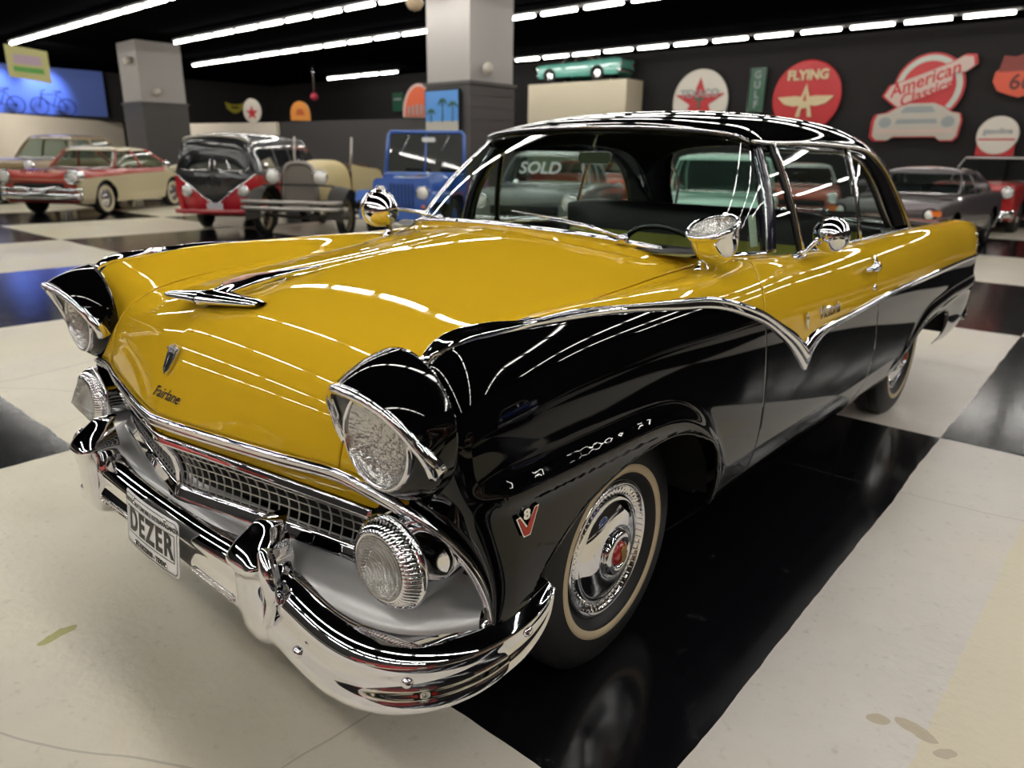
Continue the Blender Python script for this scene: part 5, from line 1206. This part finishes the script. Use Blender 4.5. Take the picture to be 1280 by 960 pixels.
# ---- blue jeep
def offroad():
    r = empty('blue_offroader',(-7.67,6.71,0),math.radians(31.9),'blue open off-road car with flat folding windshield beside the antique roadster','car')
    BL = PAINT('jeep_blue',(.045,.14,.48)); BD = mat('jeep_grille_blue',(.02,.06,.22),rough=.5)
    G = []
    for y,w,z in ((-.55,.34,1.02),(-.3,.37,1.06),(.3,.44,1.09),(.62,.52,1.10)):
        G.append([(-w,y,.72),(-w*1.0,y,z-.12),(-w*.86,y,z-.02),(-w*.4,y,z+.01),(0,y,z+.015),(w*.4,y,z+.01),(w*.86,y,z-.02),(w,y,z-.12),(w,y,.72)])
    fin('hood', grid_bm(tensor(G,20,50)), BL, r)
    fin('grille_panel', bevel(fin('x',bmesh.new(),BL,r),.01).data and prism_bm(rr(.50,.29,.10), basis((0,-.58,.78),(1,0,0),(0,0,1)), .05), BL, r, smooth=False)
    bpy.data.objects.remove(bpy.data.objects['x'])
    gb = bmesh.new()
    for k in range(7): prism_bm(rr(.018,.20,.015), basis(((k-3)*.062,-.642,.79),(1,0,0),(0,0,1)), .01, gb)
    fin('grille_slots', gb, BD, r, smooth=False)
    for s in (1,-1):
        M = ring_M((s*.36,-.64,.84),(0,-1,0)); h = fin('headlight', lathe_bm([(.095,.015),(.08,.04),(0,.05)],26,M), HEADL, r); fin('headlight_rim', lathe_bm([(.115,-.01),(.11,.03),(.095,.03)],26,M), CHR2, h)
        fin('marker_light', lathe_bm([(.035,0),(.03,.02),(0,.025)],16,ring_M((s*.36,-.64,.62),(0,-1,0))), AMB, r)
        F = [(s*.50,-.62),(s*.78,-.62)]
        fb = bmesh.new(); G2 = np.array([[(s*x,y,z) for x in (.44,.80)] for y,z in ((-.66,.70),(-.62,.82),(-.5,.86),(.1,.86),(.35,.80),(.6,.52))]); grid_bm(G2,bm=fb); fo_ = fin('front_fender', fb, BL, r, smooth=False); solid(fo_,.02,0)
        fin('fender_skirt', prism_bm([(-.66,.70),(-.62,.82),(-.5,.86),(.1,.86),(.35,.80),(.6,.52),(.6,.48),(.3,.76),(.1,.80),(-.5,.80),(-.6,.76),(-.64,.66)], basis((s*.79,0,0),(0,1,0),(0,0,1)), .015), BL, r, smooth=False)
        fin('body_side', prism_bm([(.62,.45),(.62,1.08),(.85,1.08),(1.0,.80),(1.35,.80),(1.5,1.0),(2.6,1.0),(2.6,.45)], basis((s*.76,0,0),(0,1,0),(0,0,1)), .03), BL, r, smooth=False)
        fin('seat', bevel(fin('seat_t',box_bm(s*.34,1.45,.95,.45,.14,.6),VINB,r,smooth=False),.03).data.copy() and box_bm(s*.34,1.45,.92,.45,.14,.55), VINB, r, smooth=False)
    for o in [o for o in bpy.data.objects if o.name.startswith('seat_t')]: bpy.data.objects.remove(o)
    fin('cowl', prism_bm([(-.76,.55),(-.76,1.0),(-.66,1.09),(.66,1.09),(.76,1.0),(.76,.55)], basis((0,.80,0),(1,0,0),(0,0,1)), .20), BL, r, smooth=False)
    wf = bmesh.new()
    fr_ = [(-.74,1.08),(-.70,1.78),(-.66,1.83),(.66,1.83),(.70,1.78),(.74,1.08)]
    tube_bm([Vector((x,.72+(z-1.08)*.22,z)) for x,z in fr_]+[],.032,8,bm=wf); tube_bm([Vector((-.74,.72,1.10)),Vector((.74,.72,1.10))],.04,8,bm=wf); tube_bm([Vector((0,.74,1.12)),Vector((0,.885,1.82))],.016,8,bm=wf)
    fin('windshield_frame', wf, BL, r); fin('windshield', grid_bm(np.array([[(x,.74+(z-1.08)*.22,z) for z in (1.12,1.81)] for x in (-.70,.70)])), BGLASS, r)
    fin('front_bumper', box_bm(0,-.80,.50,1.35,.10,.16), BL, r, smooth=False); fin('wiper', tube_bm([(-.3,.86,1.80),(-.42,.80,1.52)],.01,6), CHR2, r); fin('wiper', tube_bm([(.45,.86,1.80),(.3,.80,1.52)],.01,6), CHR2, r)
    fin('rearview_mirror', prism_bm(rr(.12,.04,.03), basis((.06,.84,1.70),(1,0,0),(0,0,1)), .03), WHT, r, smooth=False)
    fin('chassis', box_bm(0,1.0,.42,.9,3.0,.14), DARK, r, smooth=False)
    wheel_set(r, [(.66,0,0),(-.66,0,0),(.66,2.1,0),(-.66,2.1,0)], .37, .18, None, mat('jeep_wheel',(.05,.14,.45),rough=.5))
offroad(); bpy.data.objects['blue_offroader'].scale = (.955,)*3; bpy.data.objects['antique_roadster'].scale = (1.02,)*3
# red fastback added out of view for the bumper to mirror
bgcar('added_red_fastback','unseen red coupe added behind the camera to colour the front bumper reflections',(5.2,-5.4,0),math.radians(115),
  dict(wb=2.9,W=.95,hood=.98,belt=1.04,trunk=1.0,roof=1.45,cabin=(.6,1.1,2.2,2.9),low=REDP,up=REDP,rc=REDP,ww=WCRM))

bgcar('added_blue_sedan','unseen royal blue sedan added off the driver side to colour the black fender reflections',(7.6,4.2,0),math.radians(-60),  # added out of view so the black fender mirrors some blue
  dict(wb=2.9,W=.95,hood=1.0,belt=1.06,trunk=1.0,roof=1.5,cabin=(.6,1.05,2.3,2.9),low=PAINT('royal_blue_enamel',(.03,.08,.42)),up=MATS['royal_blue_enamel'],rc=WHT))
bgcar('added_orange_sedan','unseen burnt orange sedan added off the driver side to colour the bumper end reflections',(7.2,-1.2,0),math.radians(-75),  # unseen car added for orange in the bumper end's reflection
  dict(wb=2.9,W=.95,hood=1.0,belt=1.06,trunk=1.0,roof=1.5,cabin=(.6,1.05,2.3,2.9),low=PAINT('burnt_orange_enamel',(.45,.14,.04)),up=CRM,rc=CRM,split=[(-1,.86),(4.5,.92)]))
bgcar('added_crimson_sedan','unseen crimson sedan added behind the camera on the left to colour reflections',(-3.2,-6.4,0),math.radians(100),  # added beyond the frame for more red in the chrome
  dict(wb=2.9,W=.95,hood=1.0,belt=1.06,trunk=1.0,roof=1.5,cabin=(.6,1.05,2.3,2.9),low=REDP,up=REDP,rc=WHT,ww=WCRM))
# ================================================================== columns, partitions, signs
COLP = mat('pale_column_paint',(.40,.38,.36),rough=.7); CLAD = mat('grey_column_cladding',(.085,.08,.078),rough=.6)
def column(cx,cy,s,z1,ztop,label):
    r = empty('square_column',(cx,cy,0),TY,label,'column')
    fin('shaft', box_bm(0,0,(z1+ztop)/2,s,s,ztop-z1), COLP, r, smooth=False)
    b = box_bm(0,0,z1/2,s+.06,s+.06,z1)
    for k in range(1,12): box_bm(0,0,z1*k/12,s+.085,s+.085,.02,b)
    fin('cladding', b, CLAD, r, smooth=False)
    fin('cladding_cap', box_bm(0,0,z1+.0,s+.14,s+.14,.07), CLAD, r, smooth=False)
    return r
HT = 4.7
c_r = column(-10.65,11.07,1.35,2.86,HC_,'large square column, pale above and dark clad below, rising behind the blue off-road car')
c_l = column(-24.7,10.2,1.45,2.86,HC_-.02,'square column with dark lower cladding behind the coral red and cream sedan')
def frame_of(root): return root
# screen on the right column
scr = mat('screen_picture',(.2,.4,.7),rough=.3)
def picture_mat(name, fn):
    return scr
tv = empty('wall_screen',(-10.65,10.32,0),TY,'bright picture of palms and blue sky hung on the large column','picture')
fin('frame', box_bm(-.08,-.03,2.30,1.12,.05,.86), DARK, tv, smooth=False)
fin('sky', box_bm(-.08,-.062,2.38,1.04,.01,.66), mat('poster_sky',(.10,.32,.75),rough=.4), tv, smooth=False)
fin('beach', box_bm(-.08,-.064,1.98,1.04,.012,.20), mat('poster_sand',(.50,.48,.42),rough=.5), tv, smooth=False)
pb_ = bmesh.new()
for px,ph in ((-.05,.42),(.27,.36),(-.42,.22)):
    tube_bm([(px,-.072,2.06),(px+.01,-.072,2.06+ph)],.014,6,bm=pb_)
    for k in range(9):
        a = -.3+k*(PI+.6)/8; tube_bm([(px+.01,-.072,2.06+ph),(px+.01+.09*math.cos(a),-.072,2.06+ph+.06*math.sin(a)+.01),(px+.01+.15*math.cos(a),-.072,2.06+ph+.07*math.sin(a)-.05)],[.012,.012,.003],5,bm=pb_)
fin('palms', pb_, mat('poster_palm',(.05,.14,.10),rough=.6), tv)
def fixture(loc, label):
    r = empty('wall_camera',loc,0,label,'fixture'); m = mat('pale_fixture',(.5,.47,.4),rough=.5)
    fin('bracket', tube_bm([(0,0,0),(.12,-.08,.02)],.03,8), m, r); fin('housing', lathe_bm([(0,-.16),(.09,-.15),(.11,0),(.11,.12),(.06,.16),(0,.17)],20,ring_M((.18,-.16,.03),(.6,-.7,-.3))), m, r)
fixture((-9.97,10.9,3.12),'small pale fixture on the upper part of the large column'); fixture((-23.97,10.1,3.2),'small pale fixture low on the left column shaft'); fixture((-24.5,9.47,4.1),'small dark and pale fixture high on the left column'); 
def ell(cx,cz,a,b,n=40): return [(cx+a*math.cos(2*PI*k/n),cz+b*math.sin(2*PI*k/n)) for k in range(n)]
def star(R,r0,n=5): return [((R if k%2==0 else r0)*math.sin(PI*k/n),(R if k%2==0 else r0)*math.cos(PI*k/n)) for k in range(2*n)]
SW = mat('sign_white',(.66,.62,.54),rough=.4); SR = mat('sign_red',(.50,.015,.02),rough=.4); SGr=mat('sign_grey',(.30,.33,.33),rough=.5)
def globe(x,y,z,label,kind):
    r = empty('advertising_disc',(x,y,z),math.radians(40),label,'sign')
    if kind == 'star':
        fin('disc', prism_bm(ell(0,.40,.33,.42,36), basis((0,0,0),(1,0,0),(0,0,1)), .06), SW, r, smooth=False)
        fin('red_star', prism_bm([(a*.9,b+.32) for a,b in star(.26,.11)], basis((0,-.07,0),(1,0,0),(0,0,1)), .02), SR, r, smooth=False)
    elif kind == 'orange':
        A = [(.34*math.cos(a),.22+.42*max(0,math.sin(a))) for a in np.linspace(0,PI,20)]+[(-.34,0),(.34,0)]
        fin('disc', prism_bm(A, basis((0,0,0),(1,0,0),(0,0,1)), .06), mat('sign_orange',(.70,.25,.02),rough=.4), r, smooth=False); fin('mark', prism_bm([(-.16,.18),(.16,.18),(.10,.38),(-.10,.38)], basis((0,-.07,0),(1,0,0),(0,0,1)), .01), mat('sign_deep_orange',(.5,.10,.01)), r, smooth=False)
    elif kind == 'arch':
        A = [(.50*math.cos(a),.10+.86*max(0,math.sin(a))) for a in np.linspace(0,PI,26)]+[(-.50,0),(.50,0)]
        fin('rim', prism_bm(A, basis((0,0,0),(1,0,0),(0,0,1)), .06), mat('sign_pale_pink',(.6,.42,.38)), r, smooth=False)
        fin('disc', prism_bm([(a*.84,b*.88+.03) for a,b in A], basis((0,-.07,0),(1,0,0),(0,0,1)), .02), mat('sign_flame',(.66,.10,.02),rough=.4), r, smooth=False)
        st_ = bmesh.new()
        for k in range(6): prism_bm([(-.34+k*.125,.06),(-.28+k*.125,.06),(-.28+k*.125,.38-.03*abs(k-2.5)),(-.34+k*.125,.38-.03*abs(k-2.5))], basis((0,-.1,0),(1,0,0),(0,0,1)), .01, st_)
        fin('stripes', st_, SGr, r, smooth=False)
    return r
# partitions
def part(name, a, b, z, m, t=.15):
    ax,ay = a; bx,by = b; L_ = math.hypot(bx-ax,by-ay); o = fin(name, box_bm(L_/2,0,z/2,L_,t,z), m, smooth=False); o.location=(ax,ay,0); o.rotation_euler=(0,0,math.atan2(by-ay,bx-ax)); tag(o,kind='structure'); return o
PW = mat('partition_cream',(.80,.73,.62),rough=.7); PD = mat('partition_charcoal',(.05,.047,.045),rough=.6)
part('wall_partition_left',(-26.5,2),(-35.5,13.3),2.60,PW); part('wall_partition_cream',(-29.3,12.6),(-23.05,13.75),2.40,PW); part('wall_partition_dark',(-23.0,13.9),(-12.6,14.6),2.42,PD)
globe(-24.4,13.6,2.42,'white oval sign with a red star standing on the cream partition','star'); globe(-21.9,14.0,2.45,'small orange domed sign standing on the dark partition','orange'); globe(-16.0,14.3,2.44,'flame orange arched sign with grey stripes near the large column','arch')
# white wall under blue light, the blue put into its base colour
o = fin('wall_blue', box_bm(-35.4,4.2,3.7,.2,17,2.0), mat('blue_lit_wall_tint',(.10,.16,.50),rough=.6), smooth=False); tag(o,kind='structure')
for y in (6.2,8.3,10.2):
    ld = bpy.data.lights.new('blue_spot','SPOT'); ld.energy = 380; ld.color=(.45,.6,1.); ld.spot_size=math.radians(80); ld.spot_blend=.8; ld.shadow_soft_size=.1
    lo = bpy.data.objects.new('blue_spotlight', ld); COL.objects.link(lo); lo.location=(-33.9,y,4.55); d = Vector((-35.3,y,3.7))-lo.location; lo.rotation_euler = d.to_track_quat('-Z','Y').to_euler()
# bicycles along the ledge
def bicycle():
    r = empty('bicycle'); m = mat('bicycle_black',(.01,.01,.01),rough=.4)
    for y in (-.52,.52):
        w = tube_bm([Vector((0,y+.33*math.cos(a),.34+.33*math.sin(a))) for a in np.linspace(0,2*PI,24,endpoint=False)],.022,6,closed=True)
        for k in range(8): a = PI*k/8; tube_bm([(0,y+.32*math.cos(a),.34+.32*math.sin(a)),(0,y-.32*math.cos(a),.34-.32*math.sin(a))],.005,4,bm=w)
        fin('wheel', w, m, r)
    f = bmesh.new()
    for a,b in (((0,-.52,.34),(0,-.38,.88)),((0,-.40,.80),(0,.18,.84)),((0,-.42,.72),(0,.0,.34)),((0,0,.34),(0,.20,.92)),((0,0,.34),(0,.52,.34)),((0,.52,.34),(0,.18,.84))): tube_bm([a,b],.02,6,bm=f)
    fin('frame', f, m, r); fin('saddle', box_bm(0,.22,.94,.12,.26,.05), m, r); fin('handlebar', tube_bm([(-.25,-.30,.98),(-.1,-.36,.93),(.1,-.36,.93),(.25,-.30,.98)],.018,6), m, r)
    return r
b0 = bicycle()
for i,y in enumerate((.8,2.7,4.6,6.5,8.4,10.3)):
    b = b0 if i == 0 else copy_tree(b0); b.location = (-34.6,y,2.75); b.rotation_euler = (0,0,random.uniform(-.1,.1))
    tag(b,'black bicycle standing in the row before the blue lit wall','bicycle','bicycles before the blue lit wall')
o = fin('trim_2', box_bm(-34.7,3.5,2.70,1.3,19,.10), DARK, smooth=False); tag(o,kind='structure')
# banner
bn = empty('hanging_banner',(-22.0,5.75,0),math.radians(52),'cream yellow banner with green and pink print hanging at the upper left','banner')
G = np.array([[(x,-.04*math.sin(x*5),3.98+z+.10*math.cos(x*1.2+1.2)*(1 if z>0 else .6)-.10*(x+.5)) for z in (.0,-.35,-.80)] for x in np.linspace(-.52,.52,12)])
fin('cloth', grid_bm(G), mat('banner_cream',(.48,.46,.20),rough=.7), bn)
G = np.array([[(x,-.04*math.sin(x*5)-.012,3.98-.22+z-.10*(x+.5)) for z in (.05,-.18)] for x in np.linspace(-.35,.35,10)]); fin('print', grid_bm(G), mat('banner_pink',(.45,.34,.42),rough=.7), bn)
G = np.array([[(x,-.04*math.sin(x*5)-.012,3.98-.52+z-.10*(x+.5)) for z in (.05,-.08)] for x in np.linspace(-.38,.38,10)]); fin('print', grid_bm(G), mat('banner_green',(.12,.35,.08),rough=.7), bn)

# ---- signs on the back wall (plane y = 21.5)
def sign_root(name,x,z,label,y=21.45,cat='sign'): return empty(name,(x,y,z),0,label,cat)
def disc(r,R,th,m,name='disc',y=0,off=(0,0)): return fin(name, lathe_bm([(R,0),(R,th),(R*.97,th+.01),(0,th+.01)],56,ring_M((off[0],y,off[1]),(0,-1,0))), m, r, smooth=False)
SW = mat('sign_white',(.66,.62,.54),rough=.4); SR = mat('sign_red',(.50,.015,.02),rough=.4); SG_ = mat('sign_green',(.02,.10,.05),rough=.4); SB = mat('sign_black',(.02,.02,.02),rough=.4); SC_ = mat('sign_cream',(.62,.52,.30),rough=.4); SGr=mat('sign_grey',(.30,.33,.33),rough=.5)
FR = lambda x,z,y=-.08: basis((x,y,z),(1,0,0),(0,0,1))
def star(R,r0,n=5): return [((R if k%2==0 else r0)*math.sin(PI*k/n),(R if k%2==0 else r0)*math.cos(PI*k/n)) for k in range(2*n)]
t = sign_root('star_sign',-10.45,3.12,'round white sign with a red star and green letter T on the charcoal wall')
disc(t,.97,.05,SW); disc(t,.90,.06,SW,'face')
s_ = prism_bm([(x*1.25,y) for x,y in star(.74,.28)], FR(0,-.02), .02); fin('star', s_, SR, t, smooth=False)
fin('letter', prism_bm([(-.16,.12),(.16,.12),(.16,.04),(.04,.04),(.04,-.22),(-.04,-.22),(-.04,.04),(-.16,.04)], FR(0,-.02,-.11), .01), SG_, t, smooth=False)
text_obj('lettering','TEXACO', FR(0,.22,-.115), .34, .005, SGr, t, bold=.006)
t = sign_root('winged_sign',-7.02,3.13,'large round red sign with cream wings around a letter A')
disc(t,1.0,.05,SR)
fin('wings', prism_bm([(-.82,.10),(-.30,.12),(-.12,.10),(0,.46),(.12,.10),(.30,.12),(.82,.10),(.70,-.02),(.60,-.10),(.34,-.16),(.16,-.14),(.24,-.46),(.12,-.46),(.08,-.22),(-.08,-.22),(-.12,-.46),(-.24,-.46),(-.16,-.14),(-.34,-.16),(-.60,-.10),(-.70,-.02)], FR(0,-.10), .03), SC_, t, smooth=False)
fin('wing_gap', prism_bm([(-.05,.0),(0,.22),(.05,0)], FR(0,-.12,-.12), .01), SR, t, smooth=False)
text_obj('lettering','FLYING', FR(0,.58,-.085), .36, .01, SC_, t, bold=.016)
t = sign_root('vertical_sign',-8.55,3.38,'narrow green vertical sign between the star sign and the winged sign')
fin('board', box_bm(0,-.03,0,.50,.06,1.25), SG_, t, smooth=False); fin('board_edge', tube_bm([Vector((x,-.07,z)) for x,z in ((-.25,-.62),(.25,-.62),(.25,.62),(-.25,.62))],.02,6,closed=True), SGr, t)
for k in range(4): text_obj('lettering','GULF'[k], FR(0,.42-.28*k,-.07), .30, .004, SGr, t, bold=.01)
# big classic-car sign
t = sign_root('car_show_sign',-3.85,2.95,'big cut-out sign of a pale vintage car under a round badge with red script')
def ell(cx,cz,a,b,n=40): return [(cx+a*math.cos(2*PI*k/n),cz+b*math.sin(2*PI*k/n)) for k in range(n)]
fin('badge_edge', prism_bm(ell(.06,.28,.86,.86), FR(0,0,-.02), .04), SR, t, smooth=False)
fin('badge_ring', prism_bm(ell(.06,.28,.80,.80), FR(0,0,-.06), .02), mat('sign_pale_green',(.50,.54,.47),rough=.5), t, smooth=False)
fin('badge_face', prism_bm(ell(.06,.28,.66,.66), FR(0,0,-.08), .01), SR, t, smooth=False)
sc = [(-1.0,.10),(-.86,.36),(.55,.88),(.80,1.02),(1.02,1.0),(1.08,.78),(.92,.64),(.62,.62),(.60,.30),(-.62,-.20),(-.82,-.05)]
fin('script_edge', prism_bm([(x*1.05,z*1.03) for x,z in sc], FR(0,0,-.085), .02), SR, t, smooth=False)
fin('script_panel', prism_bm([(x*.98,z*.97+.01) for x,z in sc], FR(0,0,-.105), .02), mat('sign_pinkish',(.60,.46,.40),rough=.5), t, smooth=False)
text_obj('script','American', FR(-.06,.46,-.13) @ Matrix.Rotation(.34,4,'Z'), .44, .004, SR, t, shear=.3, bold=.006)
text_obj('script','Classics', FR(0,.14,-.13) @ Matrix.Rotation(.34,4,'Z'), .40, .004, SR, t, shear=.3, bold=.006)
cp_ = [(-1.12,-.55),(-1.06,-.38),(-.80,-.34),(-.55,-.20),(-.30,-.10),(.35,-.10),(.60,-.20),(.80,-.34),(1.0,-.38),(1.06,-.55),(1.02,-.95),(.92,-1.06),(.62,-1.06),(.50,-.96),(-.56,-.96),(-.70,-1.06),(-1.0,-1.06),(-1.12,-.95)]
fin('car_edge', prism_bm([(x*1.03-.02,z*1.03+.02) for x,z in cp_], FR(-.06,0,-.09), .02), SR, t, smooth=False)
fin('car_cutout', prism_bm([(x*.97,z*.97-.01) for x,z in cp_], FR(-.06,0,-.11), .02), mat('sign_bone',(.50,.47,.40),rough=.5), t, smooth=False)
cw_ = prism_bm([(-.45,-.34),(-.34,-.18),(.30,-.18),(.42,-.34)], FR(-.06,0,-.135), .01); prism_bm(ell(-.80,-.58,.16,.14,20), FR(-.06,0,-.135), .01, cw_); prism_bm(ell(.74,-.58,.16,.14,20), FR(-.06,0,-.135), .01, cw_); prism_bm([(-.55,-.62),(.5,-.62),(.46,-.50),(-.5,-.50)], FR(-.06,0,-.135), .01, cw_)
fin('car_details', cw_, SGr, t, smooth=False); fin('car_bumper', prism_bm([(-1.0,-.86),(.92,-.86),(.92,-.76),(-1.0,-.76)], FR(-.06,0,-.14), .01), mat('sign_pinkish',(.6,.5,.45)), t, smooth=False)
# road shield
t = sign_root('route_shield_sign',-1.72,3.40,'orange red road shield sign reading 66 at the upper right edge')
sh = [(-.62,.28),(-.50,.40),(-.20,.34),(0,.44),(.20,.34),(.50,.40),(.62,.28),(.64,.0),(.50,-.28),(.25,-.40),(0,-.50),(-.25,-.40),(-.50,-.28),(-.64,.0)]
ORS = mat('sign_orange_red',(.62,.07,.02),rough=.4); fin('shield', prism_bm([(x*.95,z*.78-.10) for x,z in sh], FR(0,0,-.04), .05), ORS, t, smooth=False)
fin('name_panel', prism_bm([(-.52,.12),(-.46,.50),(-.2,.46),(0,.54),(.3,.46),(.58,.56),(.66,.40),(.50,.12)], FR(0,0,-.05), .05), mat('sign_dark_red',(.22,.03,.02),rough=.5), t, smooth=False)
text_obj('lettering','66', FR(0,-.14,-.095), .50, .004, mat('sign_brown',(.12,.02,.01)), t, bold=.012)
# white globe disc on a red foot
t = sign_root('round_pump_sign',-1.98,2.02,'round white sign with dark lettering on a red foot, standing above the red open car',y=21.35)
disc(t,.46,.10,SW); fin('foot', prism_bm([(-.42,-.50),(.42,-.50),(.42,-.18),(-.42,-.18)], FR(0,0,-.02), .06), SR, t, smooth=False)
text_obj('lettering','gasoline', FR(0,.10,-.115), .20, .004, SGr, t, bold=.006); fin('stripe', box_bm(0,-.115,-.10,.80,.01,.04), SR, t, smooth=False)
fin('pedestal', box_bm(0,.05,-1.26,.60,.10,1.52), DARK, t, smooth=False)
# cream display plinth with turquoise car on top
pl = empty('display_plinth',(-14.75,20.9,0),0,'tall plain cream display plinth standing before the charcoal wall','plinth')
fin('panel', box_bm(0,0,1.92,4.25,1.0,3.84), mat('plinth_cream',(.64,.57,.42),rough=.6), pl, smooth=False)
TQ = PAINT('turquoise_enamel',(.13,.42,.34))
tq = bgcar('turquoise_car','small-looking turquoise open car shown side-on atop the cream plinth',(-16.2,20.9,3.86),math.radians(-90),
  dict(wb=2.95,fo=.85,ro=1.3,W=.93,R=.34,hood=.98,belt=1.0,trunk=1.02,roof=1.42,cabin=(.7,1.15,2.1,2.7),fin=.06,low=TQ,up=TQ,rc=mat('tan_cloth_top',(.30,.24,.19),rough=.8),fr=MATS['tan_cloth_top']))
tq.rotation_euler = (0,0,math.radians(-90)); tq.scale = (.50,.70,.66); tq.location = (-15.95,20.9,3.85)
# sign boards on the dark partition and behind

# small things in the dark upper background
t = empty('yellow_sign',(-35.85,19.2,3.58),math.radians(90),'small yellow winged sign high in the dark at the far left corner','sign')
fin('board', prism_bm([(-.5,.22),(-.2,.12),(.2,.12),(.5,.22),(.42,-.10),(.12,-.30),(-.12,-.30),(-.42,-.10)], basis((0,0,0),(1,0,0),(0,0,1)), .05), mat('sign_yellow',(.55,.48,.06),rough=.5), t, smooth=False)
fin('mark', box_bm(0,-.06,-.03,.4,.02,.10), SB, t, smooth=False)
t = empty('green_sign',(-25.5,21.5,3.6),0,'small square green sign high on the charcoal wall left of the large column','sign')
fin('board', box_bm(0,-.03,0,.72,.06,.78), SG_, t, smooth=False); fin('lettering_band', box_bm(0,-.065,.12,.5,.01,.08), SGr, t, smooth=False)
def pendant(x,y,z,r,m,label):
    t = empty('pendant_lamp',(x,y,z),0,label,'lamp')
    fin('shade', lathe_bm([(0,-r*.9),(r*.6,-r*.7),(r,-.1*r),(r*.8,r*.6),(r*.25,r),(0,r)],24), m, t)
    fin('cord', tube_bm([(0,0,r*.9),(0,0,HC_-z-.01)],.015,6), CHR2, t)
pendant(-22.0,14.67,3.28,.14,mat('pendant_red',(.55,.04,.08),rough=.4),'small red lamp hanging on a long cord above the dark partition')
pendant(-9.6,8.55,4.08,.17,mat('pendant_tan',(.55,.42,.28),rough=.4),'tan shaded lamp hanging at the top edge left of the large column')
t = empty('wall_plaque',(-29.0,5.05,2.0),math.radians(128.5),'small dark plaque on the cream partition above the coral red sedan','plaque')
fin('board', box_bm(0,.13,0,1.0,.05,.42), DARK, t, smooth=False); fin('board_edge', box_bm(0,.11,0,1.06,.03,.48), SGr, t, smooth=False)
# ================================================================== camera and render settings
cd_ = bpy.data.cameras.new('camera'); co_ = bpy.data.objects.new('camera', cd_); COL.objects.link(co_)
yaw,pitch,roll,fpx = -.721346,.303489,.013154,914.57
cy,sy,cp,sp = math.cos(yaw),math.sin(yaw),math.cos(pitch),math.sin(pitch)
fw = Vector((sy*cp,cy*cp,-sp)); rt = Vector((cy,-sy,0)); up = rt.cross(fw)
r_ = rt*math.cos(roll)+up*math.sin(roll); u_ = -rt*math.sin(roll)+up*math.cos(roll)
M = Matrix.Identity(4)
for i in range(3): M[i][0],M[i][1],M[i][2] = r_[i],u_[i],-fw[i]
M.translation = (1.80756,-1.53844,1.39264); co_.matrix_world = M
cd_.sensor_width = 36; cd_.lens = fpx/1280*36; cd_.clip_start = .05; cd_.clip_end = 200
cd_.dof.use_dof = True; cd_.dof.focus_distance = 1.75; cd_.dof.aperture_fstop = 3.0
scene.camera = co_
w = bpy.data.worlds.new('world'); scene.world = w; w.use_nodes = True; w.node_tree.nodes['Background'].inputs[0].default_value = (.02,.02,.022,1); w.node_tree.nodes['Background'].inputs[1].default_value = .3
scene.view_settings.view_transform = 'Standard'; scene.view_settings.look = 'None'; scene.view_settings.gamma = 1; scene.view_settings.exposure = .22
scene.view_settings.use_curve_mapping = False
scene.cycles.max_bounces = 8; scene.cycles.transparent_max_bounces = 16; scene.cycles.caustics_reflective = False; scene.cycles.caustics_refractive = False
scene.cycles.sample_clamp_indirect = 6
